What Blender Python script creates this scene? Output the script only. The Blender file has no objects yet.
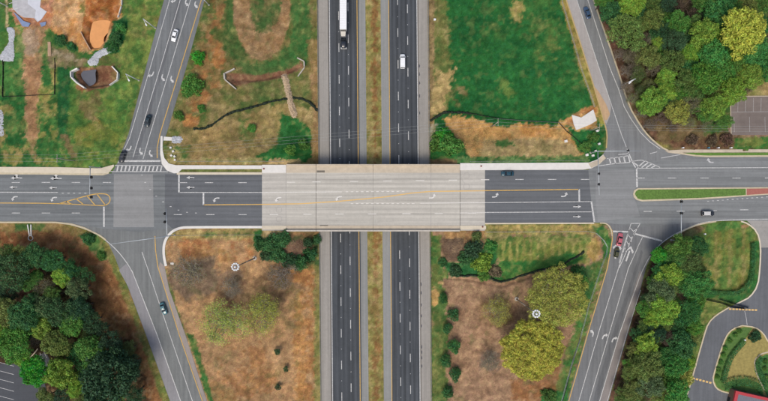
import bpy, bmesh, math, random
import numpy as np
from mathutils import Vector, Matrix

random.seed(7)
R = math.radians
scene = bpy.context.scene
COL = scene.collection

# ------------------------------------------------------------------ camera
CAM_H, FPX = 200.0, 509.0            # drone height (m), focal length in photo pixels
cam_d = bpy.data.cameras.new('camera')
cam = bpy.data.objects.new('camera', cam_d)
COL.objects.link(cam)
cam.location = (0, 0, CAM_H)
cam.rotation_euler = (0, 0, 0)
cam_d.sensor_width = 36.0
cam_d.lens = 36.0 * FPX / 768.0
cam_d.clip_start = 0.5
cam_d.clip_end = 5000
scene.camera = cam

# ------------------------------------------------------------------ light
SUN_EL, SUN_AZ = 58.0, 205.0         # degrees; azimuth clockwise from north (+Y)
world = bpy.data.worlds.new('World')
scene.world = world
world.use_nodes = True
wn = world.node_tree.nodes
wl = world.node_tree.links
bg = wn['Background']
sky = wn.new('ShaderNodeTexSky')
sky.sky_type = 'NISHITA'
sky.sun_disc = False
sky.sun_elevation = R(SUN_EL)
sky.sun_rotation = R(SUN_AZ)
sky.air_density = 1.0
sky.dust_density = 4.8
sky.ozone_density = 2.0
wl.new(sky.outputs[0], bg.inputs[0])
bg.inputs[1].default_value = 0.14
sun_d = bpy.data.lights.new('sun', 'SUN')
sun_d.energy = 1.4
sun_d.angle = R(22)
sun_d.color = (1.0, 0.93, 0.80)
sun = bpy.data.objects.new('sun', sun_d)
COL.objects.link(sun)
_a, _e = R(SUN_AZ), R(SUN_EL)
_dir = Vector((math.sin(_a) * math.cos(_e), math.cos(_a) * math.cos(_e), math.sin(_e)))
sun.rotation_euler = (-_dir).to_track_quat('-Z', 'Y').to_euler()
sun.location = _dir * 300

vs = scene.view_settings
vs.view_transform = 'Standard'
vs.look = 'None'
vs.gamma = 1.0
vs.exposure = 0.0
vs.use_curve_mapping = False

# ------------------------------------------------------------------ terrain functions
HA = 6.5                              # level of the cross road above the highway
YK = 20.0                             # |y| where the slip roads begin to fall
SL = 3.0 / 60.0

def smooth(t):
    t = np.clip(t, 0, 1)
    return t * t * (3 - 2 * t)

def hroad(x, y):
    a = np.abs(y)
    return np.where(a < YK, HA, np.maximum(HA - SL * (a - YK), 1.5)) + 0.0 * x

XHL, XHR = -27.0, 18.8
def highway_shift(y):
    return -0.0083 * y

def hground(x, y):
    x = np.asarray(x, float); y = np.asarray(y, float)
    a = np.abs(y)
    sh = highway_shift(y)
    dl = (XHL + sh) - x
    dr = x - (XHR + sh)
    d = np.maximum(np.maximum(dl, dr), 0)
    xi = 90 - 0.25 * np.minimum(a, 90)
    full = np.where(dl > 0, xi - 29.5, xi - 21.5)
    w1 = smooth(d / full)
    w2 = (1 - smooth((a - 15) / 15)) * smooth(d / 10.0)
    w = 1 - (1 - w1) * (1 - w2)
    return hroad(x, y) * w

def hzero(x, y):
    return 0.0 * np.asarray(x, float)

def W(px, py, zf=hroad, dz=0.0):
    """photo pixel -> point in the place, on the surface zf (metres)"""
    z = 3.0
    for _ in range(12):
        k = (CAM_H - z) / FPX
        x = (px - 384) * k
        y = (200.5 - py) * k
        z = float(zf(x, y)) + dz
    return Vector((x, y, z))

# ------------------------------------------------------------------ small helpers
def lin(hexs):
    hexs = hexs.lstrip('#')
    v = [int(hexs[i:i + 2], 16) / 255 for i in (0, 2, 4)]
    return tuple(c / 12.92 if c <= 0.04045 else ((c + 0.055) / 1.055) ** 2.4 for c in v)

def tag(o, label=None, cat=None, group=None, kind=None):
    if label: o['label'] = label
    if cat: o['category'] = cat
    if group: o['group'] = group
    if kind: o['kind'] = kind
    return o

def link(name, me, mat=None, parent=None):
    o = bpy.data.objects.new(name, me)
    COL.objects.link(o)
    if mat is not None and me is not None and len(me.materials) == 0:
        me.materials.append(mat)
    if parent is not None:
        o.parent = parent
    return o

def empty(name, loc=(0, 0, 0), rz=0.0):
    o = bpy.data.objects.new(name, None)
    o.empty_display_size = 0.5
    COL.objects.link(o)
    o.location = loc
    o.rotation_euler = (0, 0, rz)
    return o

def copy_tree(o, parent=None):
    c = o.copy()
    COL.objects.link(c)
    c.parent = parent
    for ch in list(o.children):
        copy_tree(ch, c)
    return c

class MB:
    """collects verts and faces of one mesh"""
    def __init__(self):
        self.v, self.f = [], []
    def add(self, verts, faces):
        n = len(self.v)
        self.v += [tuple(p) for p in verts]
        self.f += [tuple(i + n for i in f) for f in faces]
    def box(self, x0, x1, y0, y1, z0, z1):
        self.add([(x0, y0, z0), (x1, y0, z0), (x1, y1, z0), (x0, y1, z0),
                  (x0, y0, z1), (x1, y0, z1), (x1, y1, z1), (x0, y1, z1)],
                 [(3, 2, 1, 0), (4, 5, 6, 7), (0, 1, 5, 4), (1, 2, 6, 5), (2, 3, 7, 6), (3, 0, 4, 7)])
    def tube(self, p0, p1, r0, r1=None, n=8, caps=True):
        r1 = r0 if r1 is None else r1
        p0, p1 = Vector(p0), Vector(p1)
        d = (p1 - p0)
        if d.length < 1e-6: return
        d.normalize()
        u = d.orthogonal().normalized()
        w = d.cross(u)
        vv, ff = [], []
        for p, r in ((p0, r0), (p1, r1)):
            for i in range(n):
                a = 2 * math.pi * i / n
                vv.append(p + (u * math.cos(a) + w * math.sin(a)) * r)
        for i in range(n):
            j = (i + 1) % n
            ff.append((i, j, n + j, n + i))
        if caps:
            ff.append(tuple(reversed(range(n))))
            ff.append(tuple(range(n, 2 * n)))
        self.add(vv, ff)
    def path(self, pts, r, n=6):
        for a, b in zip(pts[:-1], pts[1:]):
            self.tube(a, b, r, r, n)
    def prism(self, poly, z0, z1):
        n = len(poly)
        self.add([(p[0], p[1], z0) for p in poly] + [(p[0], p[1], z1) for p in poly],
                 [tuple(reversed(range(n))), tuple(range(n, 2 * n))] +
                 [(i, (i + 1) % n, n + (i + 1) % n, n + i) for i in range(n)])
    def mesh(self, name, smooth_=False):
        me = bpy.data.meshes.new(name)
        me.from_pydata(self.v, [], self.f)
        me.update()
        if smooth_:
            me.polygons.foreach_set('use_smooth', [True] * len(me.polygons))
        return me
    def build(self, name, mat, parent=None, smooth_=False):
        return link(name, self.mesh(name, smooth_), mat, parent)

# ------------------------------------------------------------------ materials
MATS = {}
def new_mat(name):
    m = bpy.data.materials.new(name)
    m.use_nodes = True
    nt = m.node_tree
    b = nt.nodes['Principled BSDF']
    return m, nt, b

def N(nt, t, **kw):
    n = nt.nodes.new(t)
    for k, v in kw.items():
        if k in n.inputs: n.inputs[k].default_value = v
        else: setattr(n, k, v)
    return n

def noise(nt, scale, detail=4, rough=0.6, vec=None, dist=0.0):
    n = nt.nodes.new('ShaderNodeTexNoise')
    n.inputs['Scale'].default_value = scale
    n.inputs['Detail'].default_value = detail
    n.inputs['Roughness'].default_value = rough
    n.inputs['Distortion'].default_value = dist
    if vec is not None: nt.links.new(vec, n.inputs['Vector'])
    return n.outputs['Fac']

def ramp(nt, fac, stops):
    r = nt.nodes.new('ShaderNodeValToRGB')
    el = r.color_ramp.elements
    while len(el) < len(stops): el.new(0.5)
    for e, (p, c) in zip(el, stops):
        e.position = p
        e.color = (c, c, c, 1) if isinstance(c, (int, float)) else (*c, 1)
    nt.links.new(fac, r.inputs[0])
    return r.outputs[0]

def mix(nt, fac, a, b, mode='MIX'):
    n = nt.nodes.new('ShaderNodeMix')
    n.data_type = 'RGBA'
    n.blend_type = mode
    n.clamp_result = False
    for sock, val in ((n.inputs[0], fac), (n.inputs[6], a), (n.inputs[7], b)):
        if hasattr(val, 'is_output'): nt.links.new(val, sock)
        elif isinstance(val, (int, float)): sock.default_value = val if sock == n.inputs[0] else (val, val, val, 1)
        else: sock.default_value = (*val, 1)
    return n.outputs[2]

def coords(nt, scale=(1, 1, 1), rot=0.0):
    t = nt.nodes.new('ShaderNodeNewGeometry')
    mp = nt.nodes.new('ShaderNodeMapping')
    mp.inputs['Scale'].default_value = scale
    mp.inputs['Rotation'].default_value = (0, 0, rot)
    nt.links.new(t.outputs['Position'], mp.inputs['Vector'])
    return mp.outputs[0]

def bump(nt, b, h, strength=0.3, dist=0.05):
    n = nt.nodes.new('ShaderNodeBump')
    n.inputs['Strength'].default_value = strength
    n.inputs['Distance'].default_value = dist
    nt.links.new(h, n.inputs['Height'])
    nt.links.new(n.outputs[0], b.inputs['Normal'])

def mat_plain(name, col, rough=0.7, var=0.15, scale=1.5, metal=0.0):
    if name in MATS: return MATS[name]
    m, nt, b = new_mat(name)
    c = lin(col) if isinstance(col, str) else col
    f = noise(nt, scale, 5, 0.65, coords(nt))
    v = ramp(nt, f, [(0.3, 1 - var), (0.7, 1 + var)])
    nt.links.new(mix(nt, 1.0, c, v, 'MULTIPLY'), b.inputs['Base Color'])
    b.inputs['Roughness'].default_value = rough
    b.inputs['Metallic'].default_value = metal
    MATS[name] = m
    return m

def mat_road(name, col, direction='x', streak=0.16, patch=0.1, lane=None, angle=0.0, tint=None, rough=0.85, crack=0.92):
    """worn asphalt or concrete: aggregate, blotches, long tyre streaks, wheel paths"""
    m, nt, b = new_mat(name)
    c = tuple(v * 1.0 for v in lin(col))
    P = coords(nt)
    big = ramp(nt, noise(nt, 0.05, 6, 0.65, P), [(0.3, 1 - patch), (0.7, 1 + patch)])
    fine = ramp(nt, noise(nt, 5.0, 3, 0.7, P), [(0.25, 0.90), (0.75, 1.10)])
    mid = ramp(nt, noise(nt, 0.7, 5, 0.7, P), [(0.3, 0.94), (0.7, 1.06)])
    sc = (0.018, 0.9, 1) if direction == 'x' else (0.9, 0.018, 1)
    S = coords(nt, sc, angle)
    st = ramp(nt, noise(nt, 1.0, 6, 0.65, S), [(0.36, 1 - streak), (0.64, 1 + streak)])
    col_ = mix(nt, 1.0, c, big, 'MULTIPLY')
    for k in (fine, mid, st): col_ = mix(nt, 1.0, col_, k, 'MULTIPLY')
    if lane:                          # polished wheel paths: (axis origin, period, amount)
        o_, per, amt, sh = lane
        g = nt.nodes.new('ShaderNodeNewGeometry')
        sp = nt.nodes.new('ShaderNodeSeparateXYZ')
        nt.links.new(g.outputs['Position'], sp.inputs[0])
        def M(op, a, bb):
            q = nt.nodes.new('ShaderNodeMath'); q.operation = op
            for s, val in ((q.inputs[0], a), (q.inputs[1], bb)):
                if hasattr(val, 'is_output'): nt.links.new(val, s)
                else: s.default_value = val
            return q.outputs[0]
        if direction == 'y':
            t = M('ADD', sp.outputs[0], M('MULTIPLY', sp.outputs[1], sh))
        else:
            t = sp.outputs[1]
        t = M('MULTIPLY', M('SUBTRACT', t, o_), 2 * math.pi / per)
        s = nt.nodes.new('ShaderNodeMath'); s.operation = 'COSINE'
        nt.links.new(t, s.inputs[0])
        f = M('MULTIPLY_ADD' if False else 'MULTIPLY', s.outputs[0], 0.5)
        f = M('ADD', f, 0.5)
        col_ = mix(nt, 1.0, col_, ramp(nt, f, [(0.0, 1 - amt), (1.0, 1 + amt)]), 'MULTIPLY')
    # cracks and sealed joints
    vo = nt.nodes.new('ShaderNodeTexVoronoi'); vo.feature = 'DISTANCE_TO_EDGE'
    vo.inputs['Scale'].default_value = 0.09
    wv = mix(nt, 0.35, P, noise(nt, 0.5, 3, 0.6, P), 'ADD')
    nt.links.new(wv, vo.inputs['Vector'])
    ck = ramp(nt, vo.outputs[0], [(0.0, crack), (0.010, 1.0)])
    col_ = mix(nt, 1.0, col_, ck, 'MULTIPLY')
    nt.links.new(col_, b.inputs['Base Color'])
    b.inputs['Roughness'].default_value = rough
    b.inputs['Specular IOR Level'].default_value = 0.25
    bump(nt, b, noise(nt, 9.0, 3, 0.7, P), 0.25, 0.02)
    MATS[name] = m
    return m

def mat_paint(name, col, under, wear=0.35):
    m, nt, b = new_mat(name)
    P = coords(nt)
    f = noise(nt, 3.0, 6, 0.75, P)
    w = ramp(nt, f, [(0.30, 0.0), (0.30 + wear, 1.0)])
    c = mix(nt, w, lin(under), lin(col))
    nt.links.new(c, b.inputs['Base Color'])
    b.inputs['Roughness'].default_value = 0.75
    MATS[name] = m
    return m

def mat_vcol(name, rough=0.95, detail=True):
    m, nt, b = new_mat(name)
    at = nt.nodes.new('ShaderNodeAttribute'); at.attribute_name = 'cover'
    P = coords(nt)
    col = at.outputs['Color']
    if detail:
        a = ramp(nt, noise(nt, 2.2, 5, 0.75, P), [(0.25, 0.72), (0.75, 1.28)])
        c = ramp(nt, noise(nt, 0.45, 6, 0.7, P), [(0.3, 0.84), (0.7, 1.16)])
        col = mix(nt, 1.0, col, a, 'MULTIPLY')
        col = mix(nt, 1.0, col, c, 'MULTIPLY')
        hue = nt.nodes.new('ShaderNodeHueSaturation')
        hn = ramp(nt, noise(nt, 1.1, 4, 0.7, P), [(0.2, 0.478), (0.8, 0.522)])
        nt.links.new(hn, hue.inputs['Hue'])
        nt.links.new(col, hue.inputs['Color'])
        col = hue.outputs[0]
        bump(nt, b, noise(nt, 2.0, 6, 0.78, P), 0.9, 0.35)
    nt.links.new(col, b.inputs['Base Color'])
    b.inputs['Roughness'].default_value = rough
    b.inputs['Specular IOR Level'].default_value = 0.15
    MATS[name] = m
    return m

def mat_leaf():
    m, nt, b = new_mat('leaf')
    oi = nt.nodes.new('ShaderNodeObjectInfo')
    g = nt.nodes.new('ShaderNodeNewGeometry')
    v = ramp(nt, g.outputs['Random Per Island'], [(0.0, 0.62), (1.0, 1.42)])
    big = ramp(nt, noise(nt, 0.42, 5, 0.65, coords(nt)), [(0.32, 0.62), (0.68, 1.38)])
    c = mix(nt, 1.0, oi.outputs['Color'], v, 'MULTIPLY')
    c = mix(nt, 1.0, c, big, 'MULTIPLY')
    h = nt.nodes.new('ShaderNodeHueSaturation')
    nt.links.new(ramp(nt, noise(nt, 0.8, 3, 0.6, coords(nt)), [(0.3, 0.462), (0.7, 0.532)]), h.inputs['Hue'])
    nt.links.new(c, h.inputs['Color'])
    nt.links.new(h.outputs[0], b.inputs['Base Color'])
    b.inputs['Roughness'].default_value = 0.6
    b.inputs['Specular IOR Level'].default_value = 0.2
    tr = nt.nodes.new('ShaderNodeBsdfTranslucent')
    nt.links.new(h.outputs[0], tr.inputs['Color'])
    ms = nt.nodes.new('ShaderNodeMixShader'); ms.inputs[0].default_value = 0.25
    nt.links.new(b.outputs[0], ms.inputs[1]); nt.links.new(tr.outputs[0], ms.inputs[2])
    nt.links.new(ms.outputs[0], nt.nodes['Material Output'].inputs['Surface'])
    MATS['leaf'] = m
    return m

def mat_car(name, col, rough=0.3, metal=0.0):
    if name in MATS: return MATS[name]
    m, nt, b = new_mat(name)
    c = lin(col)
    v = ramp(nt, noise(nt, 4.0, 3, 0.6, coords(nt)), [(0.3, 0.94), (0.7, 1.06)])
    nt.links.new(mix(nt, 1.0, c, v, 'MULTIPLY'), b.inputs['Base Color'])
    b.inputs['Roughness'].default_value = rough
    b.inputs['Metallic'].default_value = metal
    b.inputs['Coat Weight'].default_value = 0.5
    MATS[name] = m
    return m

LEAF = mat_leaf()
COVER = mat_vcol('ground_cover')
TUFT = mat_vcol('grass_blades', 0.9, False)
BARK = mat_plain('bark', '#5b4d40', 0.9, 0.25, 2.0)
BARK_GREY = mat_plain('grey_bark', '#8a8076', 0.9, 0.25, 2.0)
A_HW = mat_road('highway_asphalt', '#484c50', 'y', 0.26, 0.12, lane=(-19.0, 1.83, 0.15, 0.0083))
A_SHOULDER = mat_road('shoulder_asphalt', '#8a8b88', 'y', 0.10, 0.06)
A_SHOULDER_TAN = mat_road('shoulder_concrete', '#96928b', 'y', 0.10, 0.06)
A_DARK = mat_road('dark_asphalt', '#636669', 'x', 0.13, 0.06, lane=(4.5, 1.9, 0.05, 0))
A_WEST = mat_road('west_asphalt', '#737778', 'x', 0.18, 0.08, lane=(4.5, 1.9, 0.05, 0))
A_EAST = mat_road('east_asphalt', '#7c7f7f', 'x', 0.18, 0.08, lane=(4.5, 1.9, 0.04, 0))
A_RAMP_NW = mat_road('ramp_asphalt_nw', '#717475', 'y', 0.13, 0.06, angle=R(-16.5))
A_RAMP_SW = mat_road('ramp_asphalt_sw', '#757877', 'y', 0.13, 0.06, angle=R(18.5))
A_RAMP_NE = mat_road('ramp_asphalt_ne', '#7b7d7d', 'y', 0.12, 0.06, angle=R(18))
A_RAMP_SE = mat_road('ramp_asphalt_se', '#717374', 'y', 0.13, 0.06, angle=R(-16.5))
A_WEAR = mat_road('ramp_wheel_path', '#66686a', 'y', 0.16, 0.08, angle=R(-16.5))
A_PATCH = mat_road('junction_concrete', '#8b8c8b', 'x', 0.10, 0.05)
A_LOT = mat_road('lot_asphalt', '#7d736d', 'x', 0.05, 0.22)
A_LOT_DARK = mat_road('lot_asphalt_dark', '#4a4d52', 'x', 0.05, 0.10)
A_DRIVE = mat_road('drive_asphalt', '#65686c', 'y', 0.10, 0.12)
A_APRON = mat_road('drive_apron', '#9a9792', 'x', 0.06, 0.08)
A_RSHOULDER = mat_road('ramp_shoulder_pale', '#a5a09c', 'y', 0.06, 0.06, angle=R(18))
C_DECK = mat_road('bridge_concrete', '#b5b1a7', 'x', 0.16, 0.04, lane=(5.2, 1.9, 0.045, 0), crack=1.0)
C_APPROACH = mat_road('approach_concrete', '#b3afa6', 'x', 0.16, 0.05, lane=(5.2, 1.9, 0.045, 0), crack=1.0)
C_WALK = mat_plain('sidewalk_concrete', '#cfc4ae', 0.85, 0.08, 0.6)
C_WHITE = mat_plain('new_concrete', '#d9d6cf', 0.85, 0.07, 0.6)
C_BEIGE = mat_plain('weathered_concrete', '#bfb29d', 0.85, 0.12, 0.5)
C_KERB = mat_plain('kerb_concrete', '#c3b79b', 0.85, 0.12, 0.8)
C_WALL = mat_plain('wall_concrete', '#b9b2a6', 0.9, 0.15, 0.8)
DARK_LINE = mat_plain('joint_sealant', '#6b665f', 0.8, 0.2, 2)
SAW_CUT = mat_plain('saw_cut', '#a19d96', 0.8, 0.1, 2)
WHITE = mat_paint('white_paint', '#ecece8', '#8a8b8b', 0.42)
WHITE_OLD = mat_paint('worn_white_paint', '#dcdcda', '#8b8b8d', 0.35)
WHITE_DECK = mat_paint('white_paint_on_concrete', '#e6e4de', '#c5c1b8', 0.4)
YELLOW = mat_paint('yellow_paint', '#dcae50', '#9a8a66', 0.3)
YELLOW_DECK = mat_paint('yellow_paint_on_concrete', '#dcb468', '#c8b088', 0.3)
STEEL = mat_plain('galvanised_steel', '#b5bcc0', 0.5, 0.1, 2, 0.3)
STEEL_DARK = mat_plain('weathered_rail', '#8b8a86', 0.6, 0.15, 2, 0.2)
WHITE_METAL = mat_plain('white_metal', '#e2e4e4', 0.5, 0.05)
BLACK = mat_plain('black_plastic', '#17181a', 0.6, 0.1)
WOOD = mat_plain('pole_wood', '#a39a8c', 0.9, 0.15)
WIRE = mat_plain('aluminium_cable', '#a2a7a4', 0.5, 0.05)
SILT = mat_plain('silt_fabric', '#171a17', 0.9, 0.2)
GRAVEL = mat_plain('crushed_stone', '#c2c4c8', 0.9, 0.2, 1.5)
RUBBER = mat_plain('tyre_rubber', '#1b1b1d', 0.9, 0.1)
RIM = mat_plain('wheel_rim', '#9da1a5', 0.35, 0.05, 2, 0.6)
RED_ROOF = mat_plain('red_parapet', '#b2393f', 0.6, 0.08)
ROOF = mat_plain('roof_membrane', '#70737c', 0.9, 0.12)
BRICK_RED = mat_plain('red_pavers', '#a3665a', 0.9, 0.15, 1.5)
def mat_glass():
    m, nt, b = new_mat('car_glass')
    v = ramp(nt, noise(nt, 1.0, 2, 0.5, coords(nt)), [(0.3, 0.8), (0.7, 1.2)])
    nt.links.new(mix(nt, 1.0, (0.012, 0.016, 0.02), v, 'MULTIPLY'), b.inputs['Base Color'])
    b.inputs['Roughness'].default_value = 0.08
    return m
GLASS = mat_glass()
def mat_lamp(name, col, rough=0.2):
    return mat_plain(name, col, rough, 0.05)
LENS_W = mat_lamp('headlamp_lens', '#d9dde0')
LENS_R = mat_lamp('tail_lens', '#7d1518')
def mat_water(name, col, rough=0.12):
    m, nt, b = new_mat(name)
    v = ramp(nt, noise(nt, 0.4, 4, 0.6, coords(nt)), [(0.3, 0.92), (0.7, 1.08)])
    nt.links.new(mix(nt, 1.0, lin(col), v, 'MULTIPLY'), b.inputs['Base Color'])
    b.inputs['Roughness'].default_value = rough
    bump(nt, b, noise(nt, 1.5, 3, 0.6, coords(nt)), 0.08, 0.05)
    return m
MUD_WATER = mat_water('muddy_water', '#dd9c60', 0.3)
GREY_WATER = mat_water('grey_water', '#626369', 0.15)

# ------------------------------------------------------------------ sheets, ribbons, marks
def densify(pts, step):
    out = [pts[0]]
    for a, b in zip(pts[:-1], pts[1:]):
        n = max(1, int((Vector(b[:2]) - Vector(a[:2])).length / step))
        for i in range(1, n + 1):
            t = i / n
            out.append((a[0] + (b[0] - a[0]) * t, a[1] + (b[1] - a[1]) * t))
    return out

def smooth_line(pts, it=2):
    """Chaikin corner cutting that keeps the ends"""
    for _ in range(it):
        out = [pts[0]]
        for a, b in zip(pts[:-1], pts[1:]):
            out.append((a[0] * .75 + b[0] * .25, a[1] * .75 + b[1] * .25))
            out.append((a[0] * .25 + b[0] * .75, a[1] * .25 + b[1] * .75))
        out.append(pts[-1])
        pts = out
    return pts

def sheet_mesh(name, poly_px, zoff, zf=hroad, thick=0.0, world_pts=False):
    pts = [Vector((p[0], p[1], 0)) if world_pts else W(p[0], p[1], zf) for p in poly_px]
    bm = bmesh.new()
    vs_ = [bm.verts.new((p.x, p.y, 0)) for p in pts]
    f = bm.faces.new(vs_)
    f.normal_update()
    if f.normal.z < 0: f.normal_flip()
    bmesh.ops.triangulate(bm, faces=bm.faces[:])
    for yk in (YK, -YK):
        bmesh.ops.bisect_plane(bm, geom=bm.verts[:] + bm.edges[:] + bm.faces[:], plane_co=(0, yk, 0), plane_no=(0, 1, 0), dist=1e-4)
    if thick > 0:
        r = bmesh.ops.extrude_face_region(bm, geom=bm.faces[:])
        top = [e for e in r['geom'] if isinstance(e, bmesh.types.BMVert)]
        tops = set(top)
        for v in bm.verts:
            v.co.z = float(zf(v.co.x, v.co.y)) + (zoff if v in tops else zoff - thick)
    else:
        for v in bm.verts:
            v.co.z = float(zf(v.co.x, v.co.y)) + zoff
    bmesh.ops.recalc_face_normals(bm, faces=bm.faces[:])
    if thick == 0:
        for f in bm.faces:
            if f.normal.z < 0: f.normal_flip()
    me = bpy.data.meshes.new(name)
    bm.to_mesh(me); bm.free()
    return me

def sheet(name, poly_px, zoff, mat, parent=None, zf=hroad, thick=0.0, world_pts=False):
    return link(name, sheet_mesh(name, poly_px, zoff, zf, thick, world_pts), mat, parent)

def ribbon(name, line_px, width, zoff, mat, parent=None, zf=hroad, height=0.0, closed=False, world_pts=False, step=3.0, offset=0.0):
    """strip of given width (m) along a line; height > 0 makes it a raised kerb or wall"""
    P = [Vector((p[0], p[1])) if world_pts else W(p[0], p[1], zf).to_2d() for p in line_px]
    if closed: P = P + [P[0]]
    P = [Vector(p) for p in densify([tuple(p) for p in P], step)]
    if closed: P = P[:-1]
    n = len(P)
    vv, ff = [], []
    for i, p in enumerate(P):
        a = P[(i - 1) % n] if (closed or i > 0) else p
        b = P[(i + 1) % n] if (closed or i < n - 1) else p
        t = (b - a)
        if t.length < 1e-6: t = Vector((1, 0))
        t.normalize()
        nn = Vector((-t.y, t.x))
        # mitre
        m_ = 1.0
        if (closed or 0 < i < n - 1):
            t1 = (p - a).normalized() if (p - a).length > 1e-6 else t
            m_ = 1.0 / max(0.5, Vector((-t1.y, t1.x)).dot(nn))
        for s in (-1, 1):
            q = p + nn * (offset + s * width * 0.5 * m_)
            z = float(zf(q.x, q.y)) + zoff
            vv.append((q.x, q.y, z))
            if height > 0: vv.append((q.x, q.y, z + height))
    k = 4 if height > 0 else 2
    seg = n if closed else n - 1
    for i in range(seg):
        a, b = i * k, ((i + 1) % n) * k
        if height > 0:
            ff += [(a + 1, b + 1, b + 3, a + 3)[::-1], (a, b, b + 1, a + 1)[::-1], (a + 2, a + 3, b + 3, b + 2)[::-1]]
        else:
            ff.append((a, b, b + 1, a + 1))
    if height > 0 and not closed:
        ff += [(0, 1, 3, 2), ((n - 1) * k, (n - 1) * k + 2, (n - 1) * k + 3, (n - 1) * k + 1)]
    me = bpy.data.meshes.new(name)
    me.from_pydata(vv, [], ff)
    me.update()
    if height == 0:
        bm = bmesh.new(); bm.from_mesh(me)
        for f in bm.faces:
            if f.normal.z < 0: f.normal_flip()
        bm.to_mesh(me); bm.free()
    else:
        bm = bmesh.new(); bm.from_mesh(me)
        bmesh.ops.recalc_face_normals(bm, faces=bm.faces[:])
        bm.to_mesh(me); bm.free()
    return link(name, me, mat, parent)

ZR, ZA, ZP, ZM = 0.03, 0.04, 0.05, 0.066      # ramp, cross road, patches, paint

def line(parent, pts, w=0.22, mat=None, name='lane_line', zf=hroad, z=ZM):
    return ribbon(name, pts, w, z, mat or WHITE, parent, zf)

DASH_ME = {}
def dash(parent, px, py, length_px=8.3, w=0.24, mat=None, horizontal=True, zf=hroad, z=ZM, name='lane_dash'):
    mat = mat or WHITE
    p = W(px, py, zf)
    L = length_px * (CAM_H - p.z) / FPX
    key = (round(L, 1), w, mat.name)
    if key not in DASH_ME:
        m = MB(); m.add([(-L / 2, -w / 2, 0), (L / 2, -w / 2, 0), (L / 2, w / 2, 0), (-L / 2, w / 2, 0)], [(0, 1, 2, 3)])
        me = m.mesh('lane_dash'); me.materials.append(mat); DASH_ME[key] = me
    o = link(name, DASH_ME[key], None, parent)
    o.location = (p.x, p.y, p.z + z)
    if not horizontal: o.rotation_euler = (0, 0, R(90.45))
    return o

# arrow outlines, metres, travel along +x
ARROWS = {
    'ahead': [[(-1.5, -0.16), (0.3, -0.16), (0.3, -0.55), (1.6, 0), (0.3, 0.55), (0.3, 0.16), (-1.5, 0.16)]],
    'left': [[(-1.5, -0.2), (-0.4, -0.2), (0.35, 0.1), (0.65, 0.75), (1.05, 0.65), (0.62, 1.65), (-0.3, 1.0), (0.1, 0.9),
              (-0.1, 0.45), (-0.5, 0.25), (-1.5, 0.22)]],
    'right': [[(-1.5, 0.2), (-0.4, 0.2), (0.35, -0.1), (0.65, -0.75), (1.05, -0.65), (0.62, -1.65), (-0.3, -1.0), (0.1, -0.9),
               (-0.1, -0.45), (-0.5, -0.25), (-1.5, -0.22)]],
    'ahead_right': [[(-2.2, -0.18), (-0.7, -0.18), (-0.35, -0.9), (-0.75, -0.9), (0.0, -1.7), (0.75, -0.9), (0.3, -0.9), (0.15, -0.2), (0.9, -0.2),
                     (0.9, -0.6), (2.2, 0), (0.9, 0.6), (0.9, 0.2), (-2.2, 0.2)]],
    'chevron': [[(-4.3, -0.3), (-0.1, -0.3), (-0.1, 0.3), (-4.3, 0.3)],
                [(1.7, 0.0), (-0.1, 1.7), (-0.9, 1.3), (0.75, 0), (-0.9, -1.3), (-0.1, -1.7)]],
}
def arrow(parent, px, py, kind, heading_deg, mat=None, sc=1.0, name='turn_arrow', zf=hroad):
    c = W(px, py, zf)
    a = R(heading_deg)
    ca, sa = math.cos(a), math.sin(a)
    bm = bmesh.new()
    for poly in ARROWS[kind]:
        vs_ = []
        for (u, v) in poly:
            x = (u * ca - v * sa) * sc; y = (u * sa + v * ca) * sc
            z = float(zf(c.x + x, c.y + y)) - c.z
            vs_.append(bm.verts.new((x, y, z)))
        bm.faces.new(vs_)
    bmesh.ops.triangulate(bm, faces=bm.faces[:])
    for f in bm.faces:
        f.normal_update()
        if f.normal.z < 0: f.normal_flip()
    me = bpy.data.meshes.new(name)
    bm.to_mesh(me); bm.free()
    o = link(name, me, mat or WHITE, parent)
    o.location = (c.x, c.y, c.z + ZM)
    return o

# ------------------------------------------------------------------ road outlines (photo pixels)
NW_RAMP = [(180, -60), (164, 0), (146, 67), (128.5, 134), (118, 162), (112, 172.5), (112, 180), (178, 180), (176, 172.5), (170, 169.5),
           (164.5, 164), (161.5, 154), (161.5, 146), (166.5, 134), (186.5, 67), (204.5, 0), (220, -60)]
SW_RAMP = [(56, 222), (72, 223.8), (85, 228), (100, 235.5), (109, 244.5), (114.5, 256), (119, 268), (128, 287), (146, 335), (170, 401), (192, 461),
           (228, 461), (207, 401), (185.5, 335), (169.5, 290), (164.5, 266), (163, 256), (163.3, 246), (166.3, 238), (173, 230.5), (182, 226.7), (182, 219), (56, 219)]
NE_RAMP = [(546, -60), (566, 0), (588, 67), (604, 122), (607, 134), (606, 149), (600, 160), (589, 168), (589, 176), (720, 176), (720, 156), (700, 156),
           (684, 153.5), (672, 151.5), (660, 147), (648, 137), (640, 126), (628, 105), (617, 67), (593, 0), (573, -60)]
SE_RAMP = [(605, 222), (611, 231), (611.5, 240), (606.5, 268), (586.5, 335), (567.5, 401), (550, 461), (591, 461), (608.5, 401), (627.5, 335), (641, 287),
           (646.5, 266), (653.5, 252.5), (662.5, 243), (673, 235.8), (687, 228), (700, 223.3), (716, 220.8), (716, 214), (605, 214)]
WEST_ROAD = [(-110, 173.5), (262, 173.5), (262, 226.4), (182, 226.4), (140, 232), (105, 229), (72, 223.4), (56, 222), (-110, 221.8)]
EAST_ROAD = [(485, 169.8), (589, 169.8), (600, 166), (700, 157), (880, 155.5), (880, 220.3), (716, 220.8), (640, 227), (605, 222.7), (485, 223.2)]
DRIVE = [(746, 220), (757, 231), (760.5, 245), (759.8, 268), (757.8, 286), (750, 297), (741, 301.5), (729, 307.5), (716, 315), (708, 323), (704, 335),
         (692, 378), (685, 401), (668, 460), (900, 460), (900, 220)]
HIGHWAY = [(318, -200), (430, -200), (430, 620), (318, 620)]
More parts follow.
